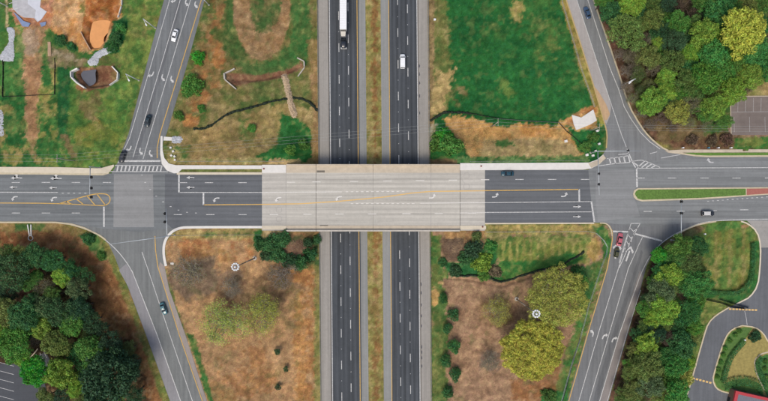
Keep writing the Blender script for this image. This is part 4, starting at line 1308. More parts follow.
def unit(v): return v / (np.linalg.norm(v, axis=-1, keepdims=True) + 1e-9)

def crown(seed, lobes=16, subs=9, leaves=5200, leaf=0.055, lobe=(0.26, 0.42), sub=(0.10, 0.17), zsq=0.8, fill=0.12, ragged=0.25):
    """crown of radius about 1: lobes on a dome, clumps on the lobes, leaves on the clumps"""
    rng = np.random.default_rng(seed)
    C, Rr = [], []
    for i in range(lobes):
        # spread over the upper dome, golden spiral with jitter
        u = (i + 0.5) / lobes
        ph = i * 2.39996 + rng.uniform(-.35, .35) * min(1, 16 / lobes)
        rad = math.sqrt(u) * rng.uniform(0.85, 1.0 + ragged * .4)
        lr = rng.uniform(*lobe)
        rr = max(0.0, min(rad, 1.0) * (1.0 - lr * rng.uniform(.55, 1.0)))
        z = zsq * math.sqrt(max(0.0, 1 - rr * rr)) * rng.uniform(.6, 1.0) - lr * .4
        lc = np.array([math.cos(ph) * rr, math.sin(ph) * rr, z])
        C.append(lc); Rr.append(lr * .8)
        for k in range(subs):
            d = unit(rng.normal(size=3) + np.array([0, 0, .55]) + 0.5 * np.array([math.cos(ph), math.sin(ph), 0]) * rr)
            sr = rng.uniform(*sub)
            C.append(lc + d * (lr - sr * .3) * rng.uniform(.8, 1.1)); Rr.append(sr)
    C, Rr = np.array(C), np.array(Rr)
    pw = Rr ** 2 / (Rr ** 2).sum()
    idx = rng.choice(len(C), int(leaves * 1.9), p=pw)
    d = unit(rng.normal(size=(len(idx), 3)) + np.array([0, 0, .35]))
    P = C[idx] + d * (Rr[idx] * rng.uniform(.55, 1.32, len(idx)))[:, None]
    # drop most leaves buried inside another clump
    keep = np.ones(len(P), bool)
    for j in range(len(C)):
        q = np.linalg.norm(P - C[j], axis=1) < Rr[j] * .72
        keep &= ~(q & (idx != j)) | (rng.random(len(P)) < fill)
    P, d = P[keep], d[keep]
    P, d = P[:leaves], d[:leaves]
    return leaf_mesh('crown', P, d, leaf, rng, 0.55)

def trunk_mesh(seed, limbs=7, twist=0.5, top=0.85, r0=0.045):
    """trunk of height 1 with limbs that reach into the crown (x and y in crown radii)"""
    rng = random.Random(seed)
    m = MB()
    pts = [Vector((0, 0, -0.03))]
    for i in range(1, 6):
        pts.append(Vector((rng.uniform(-.05, .05) * i * twist, rng.uniform(-.05, .05) * i * twist, top * i / 5)))
    for i in range(5):
        m.tube(pts[i], pts[i + 1], r0 * (1 - i * .16) * 1.6, r0 * (1 - (i + 1) * .16) * 1.6, 7, i == 0)
    for k in range(limbs):
        a = k * 2.4 + rng.uniform(-.4, .4)
        h = rng.uniform(.4, .75)
        b = pts[min(5, int(h / top * 5))]
        L1 = rng.uniform(.35, .6)
        mid = Vector((b.x + math.cos(a) * L1 * .5, b.y + math.sin(a) * L1 * .5, b.z + .06))
        end = Vector((b.x + math.cos(a) * L1, b.y + math.sin(a) * L1, b.z + rng.uniform(.1, .22)))
        m.tube(b, mid, r0 * .55, r0 * .38, 5, False); m.tube(mid, end, r0 * .38, r0 * .12, 5, True)
    me = m.mesh('trunk', True); me.materials.append(BARK)
    return me

def twig_mesh(seed, levels=4, mat=None, spread=1.0, first=7):
    """leafless branch work of radius about 1 and height 1; returns mesh and twig ends"""
    rng = random.Random(seed)
    m = MB(); ends = []
    def grow(p, d, length, r, lv):
        q = p + d * length
        m.tube(p, q, r, r * .6, 5 if lv > 2 else 3, False)
        if lv == 0:
            ends.append(q); return
        if lv <= 2: ends.append(q)
        n = rng.randint(2, 3) if lv < levels else first
        for i in range(n):
            a = (i + rng.random() * .6) / n * 2 * math.pi
            side = Vector((math.cos(a), math.sin(a), rng.uniform(-.1, .45)))
            nd = (d * rng.uniform(.5, .9) + side * rng.uniform(.55, .95)).normalized()
            nd.z = max(nd.z, -.05)
            grow(q if rng.random() < .7 else p.lerp(q, .7), nd, length * rng.uniform(.62, .82), r * .6, lv - 1)
    grow(Vector((0, 0, -.02)), Vector((0, 0, 1)), .34, .045, levels)
    mx = max(math.hypot(v[0], v[1]) for v in m.v)
    mz = max(v[2] for v in m.v)
    m.v = [(x / mx * spread, y / mx * spread, z / mz) for x, y, z in m.v]
    ends = [Vector((e.x / mx * spread, e.y / mx * spread, e.z / mz)) for e in ends]
    me = m.mesh('branches'); me.materials.append(mat or BARK_GREY)
    return me, ends

def thin_leaves(ends, seed, per=14, leaf=0.03, spread=0.09):
    rng = np.random.default_rng(seed)
    E = np.array([tuple(e) for e in ends])
    P = np.repeat(E, per, 0) + rng.normal(size=(len(E) * per, 3)) * spread
    return leaf_mesh('foliage', P, np.tile(np.array([[0, 0, 1.0]]), (len(P), 1)), leaf, rng, .9)

CROWNS = {
    'dense': [crown(11 + i, 30, 9, 9000, .038, (.18, .30), (.07, .12)) for i in range(4)],
    'fluffy': [crown(31 + i, 22, 10, 7600, .041, (.20, .36), (.08, .15), .85, .15, .6) for i in range(4)],
    'loose': [crown(51 + i, 22, 8, 5000, .038, (.18, .32), (.08, .15), .8, .25, .9) for i in range(3)],
    'bush': [crown(71 + i, 9, 8, 1600, .085, (.34, .5), (.14, .24), .8, .2, .5) for i in range(3)],
    'ball': [crown(81 + i, 14, 8, 1800, .07, (.34, .44), (.12, .18), .95, .1, .1) for i in range(2)],
}
TRUNKS = [trunk_mesh(200 + i) for i in range(4)]
TWIGS = [twig_mesh(300 + i, 5) for i in range(3)]
TWIGS_BROWN = [twig_mesh(320 + i, 5, BARK) for i in range(2)]
THIN = [thin_leaves(TWIGS[i % 3][1], 400 + i, 13, .0185, .065) for i in range(3)]
SPARSE = [thin_leaves(TWIGS[i % 3][1], 440 + i, 4, .022, .06) for i in range(3)]

TINT = dict(
    lime=(.23, .40, .04), green=(.10, .27, .04), emerald=(.07, .28, .055), deep=(.05, .20, .05), dark=(.042, .115, .05),
    olive=(.18, .26, .055), yellow=(.50, .50, .05), gold=(.40, .44, .07), sage=(.14, .24, .09), grey=(.22, .21, .12),
    vivid=(.055, .36, .025), brown=(.15, .11, .07), mossy=(.125, .22, .05), pale=(.26, .30, .10), teal=(.06, .145, .055))
WORDS = dict(lime='bright lime green', green='fresh green', emerald='emerald green', deep='deep green', dark='very dark green', olive='dull olive',
             yellow='yellow olive', gold='golden olive', sage='greyish sage green', grey='grey brown', vivid='vivid green', brown='brownish',
             mossy='mossy green', pale='pale yellow green', teal='dark bluish green')
for _k in list(TINT):
    _l = .3 * TINT[_k][0] + .6 * TINT[_k][1] + .1 * TINT[_k][2]
    TINT[_k] = tuple(_l + (c - _l) * .92 for c in TINT[_k])
_cnt = {}
def pick(lst, key):
    _cnt[key] = _cnt.get(key, -1) + 1
    return lst[_cnt[key] % len(lst)]

def tree(px, py, rpx, kind, tint, label, group=None, height=None, name=None, cat='tree'):
    rng = random.Random(int(px * 31 + py * 17))
    rad = rpx * 0.40
    Ht = height or max(2.0, min(17.0, 2.6 + rad * 1.5))
    hub = Ht - rad * .35
    p = W(px, py, hground, hub)                       # where the middle of the crown stands
    z0 = gz(p.x, p.y)
    root = empty(name or 'tree', (p.x, p.y, z0), rng.uniform(0, 6.28))
    tag(root, label, cat, group)
    c4 = (*[c * rng.uniform(.9, 1.1) for c in TINT[tint]], 1)
    if kind in ('thin', 'bare', 'barebrown'):
        tw = pick(TWIGS_BROWN if kind == 'barebrown' else TWIGS, kind)[0]
        i = (TWIGS_BROWN if kind == 'barebrown' else TWIGS).index(next(t for t in (TWIGS_BROWN if kind == 'barebrown' else TWIGS) if t[0] is tw))
        b = link('branches', tw, None, root); b.scale = (rad, rad, Ht)
        if kind != 'barebrown':
            f = link('foliage', (THIN if kind == 'thin' else SPARSE)[i], None, root)
            f.scale = (rad, rad, Ht); f.color = c4
    else:
        t = link('trunk', pick(TRUNKS, 'trunk'), None, root); t.scale = (rad, rad, hub - z0 + p.z - hub + .0 if False else (Ht - rad * .3))
        cr = link('crown', pick(CROWNS[kind], kind), None, root)
        zs = rad * rng.uniform(.75, 1.0)
        cr.scale = (rad * rng.uniform(.86, 1.14), rad * rng.uniform(.9, 1.1), zs)
        cr.location = (0, 0, Ht - zs * .8)
        cr.rotation_euler = (rng.uniform(-.22, .22), rng.uniform(-.22, .22), 0)
        cr.color = c4
    return root

# woods: (x, y, radius, kind, tint); each crown that can be told apart is one tree
NE_WOOD = [
    (604, 2, 10, 'fluffy', 'green'), (632, 3, 14, 'dense', 'lime'), (612, 15, 12, 'fluffy', 'deep'), (652, 2, 9, 'loose', 'mossy'), (668, 3, 9, 'loose', 'dark'),
    (685, 4, 9, 'barebrown', 'brown'), (706, 2, 10, 'fluffy', 'green'), (727, 1, 9, 'fluffy', 'deep'), (747, 5, 10, 'loose', 'olive'), (764, 4, 10, 'fluffy', 'green'),
    (652, 20, 12, 'loose', 'olive'), (626, 33, 17, 'loose', 'olive'), (679, 22, 11, 'fluffy', 'green'), (720, 14, 14, 'fluffy', 'emerald'), (697, 13, 10, 'barebrown', 'brown'),
    (742, 30, 22, 'dense', 'yellow'), (705, 34, 15, 'fluffy', 'lime'), (762, 26, 9, 'fluffy', 'deep'), (644, 38, 10, 'thin', 'grey'), (657, 44, 7, 'fluffy', 'lime'),
    (674, 42, 11, 'loose', 'teal'), (690, 54, 10, 'fluffy', 'lime'), (713, 56, 15, 'fluffy', 'emerald'), (733, 61, 12, 'loose', 'green'), (757, 52, 14, 'fluffy', 'emerald'),
    (648, 57, 12, 'fluffy', 'olive'), (672, 61, 13, 'loose', 'mossy'), (633, 55, 11, 'thin', 'grey'), (630, 70, 9, 'bare', 'grey'), (640, 74, 10, 'thin', 'mossy'),
    (667, 78, 10, 'fluffy', 'lime'), (653, 100, 12, 'fluffy', 'lime'), (666, 92, 10, 'dense', 'lime'), (686, 82, 12, 'loose', 'mossy'), (708, 78, 16, 'dense', 'green'),
    (725, 71, 11, 'fluffy', 'green'), (733, 91, 14, 'fluffy', 'lime'), (751, 76, 12, 'fluffy', 'lime'), (643, 90, 8, 'thin', 'mossy'), (678, 113, 11, 'loose', 'gold'),
    (692, 103, 12, 'bare', 'pale'), (714, 106, 12, 'fluffy', 'lime'), (704, 113, 10, 'loose', 'green'), (696, 92, 9, 'loose', 'mossy'), (663, 118, 9, 'bare', 'brown'),
    (725, 121, 8, 'loose', 'green'), (690, 122, 9, 'bare', 'olive'), (716, 91, 9, 'loose', 'olive'), (768, 70, 10, 'fluffy', 'emerald'), (645, 112, 8, 'bare', 'grey'), (690, 70, 10, 'loose', 'deep'), (660, 30, 9, 'loose', 'dark'), (690, 38, 9, 'loose', 'dark'), (728, 46, 9, 'loose', 'deep'),
    (628, 86, 8, 'bare', 'grey'), (650, 86, 9, 'thin', 'olive'), (676, 100, 9, 'thin', 'mossy'), (634, 98, 8, 'bare', 'olive'), (655, 68, 9, 'thin', 'grey'), (670, 28, 9, 'barebrown', 'brown'), (678, 8, 9, 'barebrown', 'brown'), (640, 14, 9, 'loose', 'deep'), (622, 54, 8, 'bare', 'grey'), (702, 96, 9, 'thin', 'olive'), (740, 78, 9, 'loose', 'olive'), (652, 124, 8, 'bare', 'brown'), (676, 126, 8, 'bare', 'brown'), (708, 126, 8, 'bare', 'olive'), (724, 34, 8, 'loose', 'green')]
SW_WOOD = [
    (12, 272, 16, 'loose', 'teal'), (34, 256, 11, 'fluffy', 'deep'), (20, 255, 9, 'loose', 'olive'), (52, 260, 11, 'fluffy', 'deep'), (8, 254, 9, 'loose', 'mossy'),
    (62, 276, 9, 'fluffy', 'lime'), (77, 289, 12, 'loose', 'sage'), (69, 269, 9, 'fluffy', 'deep'), (84, 277, 8, 'loose', 'deep'), (42, 287, 11, 'bare', 'pale'), (5, 292, 10, 'loose', 'dark'),
    (5, 312, 14, 'fluffy', 'olive'), (25, 315, 15, 'fluffy', 'deep'), (42, 307, 12, 'fluffy', 'sage'), (60, 312, 15, 'loose', 'teal'), (80, 308, 12, 'fluffy', 'dark'),
    (42, 326, 11, 'fluffy', 'lime'), (72, 324, 12, 'fluffy', 'green'), (90, 322, 11, 'loose', 'dark'), (14, 344, 15, 'fluffy', 'green'), (2, 336, 11, 'fluffy', 'lime'), (32, 340, 10, 'bare', 'brown'),
    (56, 344, 13, 'fluffy', 'olive'), (36, 372, 16, 'dense', 'vivid'), (60, 372, 15, 'fluffy', 'lime'), (90, 351, 14, 'fluffy', 'green'), (76, 388, 9, 'fluffy', 'lime'), (74, 354, 9, 'loose', 'deep'),
    (108, 380, 27, 'dense', 'dark'), (110, 344, 12, 'loose', 'dark'), (46, 397, 9, 'fluffy', 'olive'), (62, 397, 9, 'loose', 'dark'), (84, 370, 9, 'loose', 'deep'), (100, 330, 9, 'loose', 'dark'), (130, 366, 12, 'loose', 'dark'), (134, 394, 11, 'loose', 'dark'), (22, 357, 9, 'fluffy', 'lime'), (24, 330, 9, 'fluffy', 'deep')]
SE_WOOD = [
    (681, 247, 12, 'fluffy', 'green'), (697, 247, 10, 'fluffy', 'deep'), (660, 257, 9, 'fluffy', 'vivid'), (675, 262, 11, 'fluffy', 'green'), (690, 262, 12, 'loose', 'mossy'), (663, 268, 10, 'fluffy', 'deep'),
    (668, 275, 13, 'fluffy', 'lime'), (682, 276, 11, 'loose', 'green'), (697, 284, 13, 'fluffy', 'emerald'), (655, 283, 9, 'fluffy', 'green'), (661, 293, 14, 'fluffy', 'sage'), (682, 294, 9, 'thin', 'brown'),
    (664, 308, 14, 'fluffy', 'lime'), (654, 318, 10, 'fluffy', 'lime'), (672, 316, 8, 'loose', 'sage'), (688, 313, 12, 'loose', 'deep'), (696, 304, 9, 'fluffy', 'green'), (645, 310, 9, 'loose', 'green'), (694, 328, 9, 'fluffy', 'green'), (644, 326, 8, 'loose', 'mossy'),
    (655, 334, 11, 'loose', 'dark'), (646, 345, 12, 'fluffy', 'lime'), (668, 338, 11, 'thin', 'brown'), (682, 345, 13, 'fluffy', 'deep'), (636, 352, 9, 'loose', 'olive'), (646, 364, 14, 'fluffy', 'olive'), (664, 356, 10, 'fluffy', 'deep'),
    (676, 366, 12, 'fluffy', 'emerald'), (688, 362, 8, 'fluffy', 'lime'), (630, 374, 9, 'loose', 'olive'), (650, 385, 14, 'loose', 'sage'), (683, 378, 10, 'fluffy', 'gold'), (676, 392, 13, 'fluffy', 'emerald'),
    (634, 390, 11, 'fluffy', 'olive'), (658, 397, 9, 'loose', 'olive'), (622, 397, 8, 'loose', 'mossy'), (660, 372, 8, 'barebrown', 'brown')]

ORD = ['first', 'second', 'third', 'fourth', 'fifth', 'sixth', 'seventh', 'eighth', 'ninth', 'tenth', 'eleventh', 'twelfth', 'thirteenth', 'fourteenth', 'fifteenth', 'sixteenth', 'seventeenth', 'eighteenth', 'nineteenth', 'twentieth', 'twenty-first', 'twenty-second']
def fill_wood(spec, poly, n, tints, seed):
    """understorey trees in the gaps between the listed crowns"""
    rng = random.Random(seed)
    xs = [p[0] for p in poly]; ys = [p[1] for p in poly]
    best = list(spec); tries = 0; added = 0
    while added < n and tries < 6000:
        tries += 1
        x, y = rng.uniform(min(xs), max(xs)), rng.uniform(min(ys), max(ys))
        if signed_dist(np.array([x]), np.array([y]), poly)[0] > -3: continue
        r = rng.uniform(6.5, 9.5)
        if any(math.hypot(x - t[0], y - t[1]) < t[2] * .62 + r * .45 for t in best): continue
        best.append((round(x, 1), round(y, 1), round(r, 1), rng.choice(['loose', 'fluffy', 'loose', 'thin']), rng.choice(tints))); added += 1
    return best

def plant_wood(spec, where, group, y0, y1, rows):
    rown = {3: ['upper', 'middle', 'lower'], 4: ['top', 'upper middle', 'lower middle', 'bottom'], 5: ['top', 'second', 'middle', 'fourth', 'bottom'], 6: ['top', 'second', 'third', 'fourth', 'fifth', 'bottom']}[rows]
    buckets = [[] for _ in range(rows)]
    for t in spec:
        buckets[int(np.clip((t[1] - y0) / (y1 - y0) * rows, 0, rows - 1))].append(t)
    for rn, bk in zip(rown, buckets):
        for i, (x, y, r, kd, ti) in enumerate(sorted(bk)):
            size = 'large' if r >= 14 else ('small' if r < 10 else 'middling')
            what = {'bare': 'leafless', 'barebrown': 'leafless', 'thin': 'thinly leaved'}.get(kd, '')
            lab = f'{size} {what} {WORDS[ti]} tree, {ORD[i]} from left, {rn} row, {where}'.replace('  ', ' ')
            tree(x, y, r, kd, ti, lab, group)
NE_WOOD = fill_wood(NE_WOOD, [(598, -6), (776, -6), (776, 70), (738, 100), (728, 124), (664, 122), (636, 96), (620, 50)], 26, ['mossy', 'olive', 'green', 'deep', 'grey'], 5)
SW_WOOD = fill_wood(SW_WOOD, [(-6, 248), (40, 248), (84, 266), (90, 300), (98, 326), (112, 340), (134, 350), (148, 406), (52, 406), (50, 356), (-6, 358)], 16, ['deep', 'dark', 'mossy', 'green'], 6)
SE_WOOD = fill_wood(SE_WOOD, [(656, 262), (682, 238), (704, 246), (704, 300), (694, 345), (684, 406), (618, 406), (632, 350), (642, 300)], 18, ['mossy', 'olive', 'green', 'deep'], 7)
plant_wood(NE_WOOD, 'upper right wood', 'trees of the upper right wood', 0, 126, 6)
plant_wood(SW_WOOD, 'lower left wood', 'trees of the lower left wood', 250, 401, 5)
plant_wood(SE_WOOD, 'lower right wood', 'trees of the lower right wood', 240, 401, 6)

# field trees
BIG = crown(901, 120, 7, 46000, .0185, (.10, .15), (.035, .06), .55, .08, .0)
BIG2 = crown(902, 130, 6, 24000, .0175, (.08, .15), (.035, .07), .5, .35, .1)
def field_tree(px, py, rpx, me, tint, label, Ht, twig=None):
    rad = rpx * .375
    p = W(px, py, hground, Ht * .7); z0 = gz(p.x, p.y)
    root = empty('tree', (p.x, p.y, z0)); tag(root, label, 'tree')
    t = link('trunk', TRUNKS[1], None, root); t.scale = (rad * .8, rad * .8, Ht * .8)
    if twig:
        b = link('branches', TWIGS[twig][0], None, root); b.scale = (rad * .95, rad * .95, Ht * .95)
    c = link('crown', me, None, root); c.scale = (rad, rad, rad * .75); c.location = (0, 0, Ht - rad * .45); c.color = (*TINT[tint], 1)
    return root
field_tree(533, 350, 33.5, BIG, 'yellow', 'large dense yellow olive tree with knobbly round crown in the brown field', 13)
field_tree(557, 298, 33, BIG2, 'gold', 'large loose olive tree behind the mast light in the brown field', 12, 1)
for x, y, r, kd, ti, lab, h in (
    (497, 312, 17, 'thin', 'gold', 'thin yellowish tree with see-through crown left of the mast light', 7),
    (490, 362, 12, 'bare', 'grey', 'small grey leafless tree left of the knobbly olive tree', 5),
    (190, 272, 21, 'bare', 'grey', 'grey leafless tree beside the curved kerb of the lower left slip road', 7),
    (222, 322, 27, 'thin', 'gold', 'wide thin olive tree nearest the lower left slip road', 8),
    (262, 312, 24, 'thin', 'gold', 'thin olive tree with pale twigs, right of the other thin olive one', 8),
    (231, 287, 13, 'bare', 'grey', 'small leafless tree just below the left mast light', 5),
    (281, 276, 19, 'bare', 'brown', 'leafless brownish tree below the dark bushes by the bridge', 6)):
    tree(x, y, r, kd, ti, lab, None, h)

# shrubs
for x, y, r, ti, lab in (
    (443, 299, 4.5, 'deep', 'topmost shrub of the row beside the northbound shoulder'),
    (454, 315, 5.6, 'deep', 'second round shrub from the top in the row beside the northbound shoulder'),
    (447, 329, 4.6, 'deep', 'third shrub from the top in the row beside the northbound shoulder'),
    (454.5, 346, 6, 'deep', 'fourth and largest round shrub in the row beside the northbound shoulder'),
    (446, 361, 5.6, 'deep', 'fifth round shrub from the top in the row beside the northbound shoulder'),
    (454.5, 375, 5.8, 'deep', 'sixth round shrub from the top in the row beside the northbound shoulder'),
    (447, 393, 5.6, 'deep', 'lowest round shrub in the row beside the northbound shoulder')):
    tree(x, y, r * 1.2, 'ball', ti, lab, 'round shrubs along the northbound shoulder', 2.6, 'shrub', 'shrub')
for x, y, lab in ((277.5, 351.5, 'uppermost of three tiny dark shrubs in the orange field'), (286, 369, 'middle of three tiny dark shrubs in the orange field'), (278, 387.5, 'lowest of three tiny dark shrubs in the orange field')):
    tree(x, y, 3.2, 'ball', 'dark', lab, 'tiny shrubs in the orange field', 1.8, 'shrub', 'shrub')
for x, y, r, ti, lab in (
    (192, 84, 8, 'green', 'large green bush by the upper left slip road'), (187, 92, 5, 'green', 'green bush joined below the large one by the upper left slip road'),
    (198, 58, 6, 'vivid', 'bright green bush above the large bush by the upper left slip road'), (201.5, 108, 3.4, 'green', 'small lone green bush left of the black filter sock'),
    (179.5, 116, 4.4, 'green', 'small green bush close to the yellow line of the upper left slip road'),
    (439, 143, 8, 'green', 'green bush left of its pair at the bridge corner beside the northbound shoulder'), (452, 146, 9.5, 'green', 'wide green bush right of its pair at the bridge corner'), (446, 136, 7, 'vivid', 'bright bush above the pair at the upper bridge corner'),
    (260, 244, 6, 'deep', 'leftmost dark bush below the bridge walkway'), (272, 243, 8, 'deep', 'second dark bush from left below the bridge walkway'), (283, 240, 7, 'deep', 'third dark bush from left below the bridge walkway'),
    (278, 254, 8, 'deep', 'dark bush in the lower row, left side, under the bridge corner'), (289, 259, 7, 'dark', 'darkest bush in the lower row under the bridge corner'), (300, 262, 8, 'deep', 'rounded bush in the lower row next to the darkest one'),
    (310, 254, 7, 'deep', 'green bush nearest the southbound shoulder'), (317, 240, 4.4, 'deep', 'small upright bush touching the southbound shoulder by the bridge'), (307, 242, 5, 'teal', 'bluish bush beside the small upright one'), (267, 255, 6, 'teal', 'greyish bush at the lower left end of the dark thicket'),
    (482, 262, 10, 'lime', 'bright lime bush in the dark hollow right of the bridge corner'), (473, 248, 8, 'dark', 'dark bush above the bright lime bush'), (466, 258, 7, 'deep', 'dark green bush left of the bright lime bush'),
    (491, 247, 6, 'emerald', 'bluish green bush at the corner of the mown lawn'), (476, 236.5, 5, 'mossy', 'mossy low bush under the walkway end'), (455, 270, 6, 'teal', 'low dark bush at the left end of the ditch'), (495, 271, 6, 'grey', 'greyish leafless bush right of the lime bush'),
    (484, 275, 6, 'green', 'green bush at the ditch below the lime bush'), (443, 262, 5, 'deep', 'low green bush beside the guardrail below the bridge'),
    (582, 283, 7, 'green', 'green bush between the loose olive tree and the right slip road'), (578, 272, 6, 'deep', 'dark bush above the one by the right slip road'), (549, 396, 6, 'green', 'green bush at the bottom edge left of the right slip road'),
    (62, 40, 5, 'deep', 'dark bush at the edge of the orange earthworks'), (71, 46, 4, 'deep', 'small bush right of the dark one by the earthworks'), (116, 38, 6, 'deep', 'dark bush right of the muddy pond'), (112, 47, 5, 'deep', 'dark bush at the tip of the stone apron'), (121, 28, 5, 'emerald', 'green bush upper right of the muddy pond'),
    (290, 150, 5, 'green', 'green bush above the walkway near the southbound shoulder'), (303, 145, 5, 'green', 'green bush near the upper bridge corner left of the highway'), (252, 128, 4, 'green', 'small green bush in the straw above the walkway'),
    (88, 238, 5, 'deep', 'green bush inside the curve of the lower left kerb'), (102, 256, 4, 'green', 'small bush beside the lower left slip road edge'),
    (594, 138, 5, 'green', 'green bush beside the signal pole at the upper right corner'), (585, 146, 5, 'green', 'green bush between the filter sock and white boxes'),
    (755, 336, 5.2, 'dark', 'dark round shrub on the planted island'),
    (692, 140, 5, 'brown', 'brown low bush above the right sidewalk'), (712, 141, 5, 'brown', 'brown bush above the sidewalk, right of its neighbour'), (727, 139, 5, 'brown', 'rightmost brown bush above the sidewalk')):
    tree(x, y, r * 1.15, 'bush', ti, lab, None, max(1.2, r * .3), 'bush', 'bush')
for i, (x, y) in enumerate(((735, 335), (730, 341), (725.5, 348), (723.4, 355), (721, 362.5), (719, 370), (717.5, 377), (739, 331))):
    tree(x, y, 2.7, 'ball', 'green', f'small clipped shrub, {ORD[i]} along the left kerb of the planted island', 'clipped shrubs on the island', 1.1, 'shrub', 'shrub')
for i, (x, y) in enumerate(((765, 362), (765, 369), (766, 377))):
    tree(x, y, 2.7, 'ball', 'green', f'clipped shrub, {ORD[i]} from top inside the right hedge ring', 'clipped shrubs in the hedge ring', 1.1, 'shrub', 'shrub')

# clipped hedges
def hedge(line_px, width, height, tint, label):
    P = [W(x, y) for x, y in smooth_line(line_px, 1)]
    rng = np.random.default_rng(int(line_px[0][0]))
    pts, nrm = [], []
    for a, b in zip(P[:-1], P[1:]):
        d = (b - a); Ls = d.length
        if Ls < .01: continue
        t = d / Ls; s = Vector((-t.y, t.x, 0))
        n = int(Ls * 130)
        for _ in range(n):
            u = rng.random() * Ls; v = rng.uniform(-1, 1)
            top = rng.random() < .6
            side = width * .5 * (v if top else (1 if v > 0 else -1)) * rng.uniform(.9, 1.08)
            zz = (height if top else rng.random() * height) * rng.uniform(.9, 1.08)
            q = a + t * u + s * side
            pts.append((q.x, q.y, q.z + zz)); nrm.append((0, 0, 1) if top else tuple(s * (1 if v > 0 else -1)))
    c = P[len(P) // 2]
    root = empty('hedge', c); tag(root, label, 'hedge')
    pts = np.array(pts) - np.array(tuple(c))
    f = link('foliage', leaf_mesh('hedge_foliage', pts, np.array(nrm, float), .16, rng, .5), None, root); f.color = (*TINT[tint], 1)
    m = MB()
    for a, b in zip(P[:-1], P[1:]):
        for k in range(max(1, int((b - a).length / 1.2))):
            q = a.lerp(b, k / max(1, int((b - a).length / 1.2))) - c
            m.tube((q.x, q.y, q.z - .1), (q.x, q.y, q.z + height * .7), .06, .03, 5)
    m.build('stems', BARK, root)
hedge([(743, 340), (738, 346), (731, 354), (727, 362), (724, 372), (722, 381)], 1.7, 1.2, 'deep', 'clipped hedge curving along the left side of the planted island')
hedge([(722, 386), (728, 382.5), (738, 380), (748, 381), (757, 384), (763, 390)], 3.4, 1.2, 'deep', 'broad dark hedge along the bottom of the planted island')
hedge([(760, 356), (756, 362), (757, 370), (761, 378), (765, 384)], 1.8, 1.2, 'deep', 'curved hedge at the right end of the planted island')
hedge([(752, 243), (751.6, 262), (750.5, 278), (745, 286), (736, 293), (722, 293), (706, 292)], 1.5, 1.1, 'deep', 'dark hedge bordering the striped lawn beside the access drive')

# ------------------------------------------------------------------ vehicles
def loft(stations, mat, name, parent):
    """body shell: stations (x, half width, bottom, top, tuck) -> rounded section"""
    m = MB(); rings = []
    for (x, w, zb, zt, tk) in stations:
        s = [(-w * .86, zb), (-w, zb + .14), (-w, zb + (zt - zb) * .62), (-w * (1 - tk), zt - .03), (-w * .45, zt + .015), (0, zt + .03),
             (w * .45, zt + .015), (w * (1 - tk), zt - .03), (w, zb + (zt - zb) * .62), (w, zb + .14), (w * .86, zb)]
        rings.append([(x, y, z) for y, z in s])
    n = len(rings[0]); V = [p for r in rings for p in r]; F = []
    for i in range(len(rings) - 1):
        for j in range(n):
            k = (j + 1) % n
            F.append((i * n + j, i * n + k, (i + 1) * n + k, (i + 1) * n + j))
    F.append(tuple(range(n))); F.append(tuple(reversed(range((len(rings) - 1) * n, len(rings) * n))))
    m.add(V, F)
    o = m.build(name, mat, parent, True)
    bm = bmesh.new(); bm.from_mesh(o.data); bmesh.ops.recalc_face_normals(bm, faces=bm.faces[:]); bm.to_mesh(o.data); bm.free()
    return o

def wheel_meshes(r, w):
    t = MB(); t.tube((0, -w / 2, 0), (0, w / 2, 0), r, r, 18)
    c = MB(); c.tube((0, -w / 2 - .012, 0), (0, w / 2 + .012, 0), r * .62, r * .62, 12)
    a = t.mesh('tyre', False); a.materials.append(RUBBER); b = c.mesh('rim', False); b.materials.append(RIM)
    return a, b
WH = wheel_meshes(.33, .22)
WH_T = wheel_meshes(.5, .28)
def wheel(parent, x, y, z, kit=WH):
    t = link('wheel', kit[0], None, parent); t.location = (x, y, z)
    r = link('rim', kit[1], None, t)
    return t

def panel(parent, name, pts, mat, th=.012):
    """thin glass or lamp panel over four corner points"""
    a, b, c, d = [Vector(p) for p in pts]
    n = (b - a).cross(d - a).normalized()
    m = MB()
    V = [p - n * th for p in (a, b, c, d)] + [p + n * th for p in (a, b, c, d)]
    m.add(V, [(3, 2, 1, 0), (4, 5, 6, 7), (0, 1, 5, 4), (1, 2, 6, 5), (2, 3, 7, 6), (3, 0, 4, 7)])
    return m.build(name, mat, parent)

def lerp3(a, b, t): return tuple(a[i] + (b[i] - a[i]) * t for i in range(3))
def quad_inset(q, u0, u1, v0, v1, off=0.0):
    a, b, c, d = q
    def P(u, v): return lerp3(lerp3(a, b, u), lerp3(d, c, u), v)
    return [P(u0, v0), P(u1, v0), P(u1, v1), P(u0, v1)]

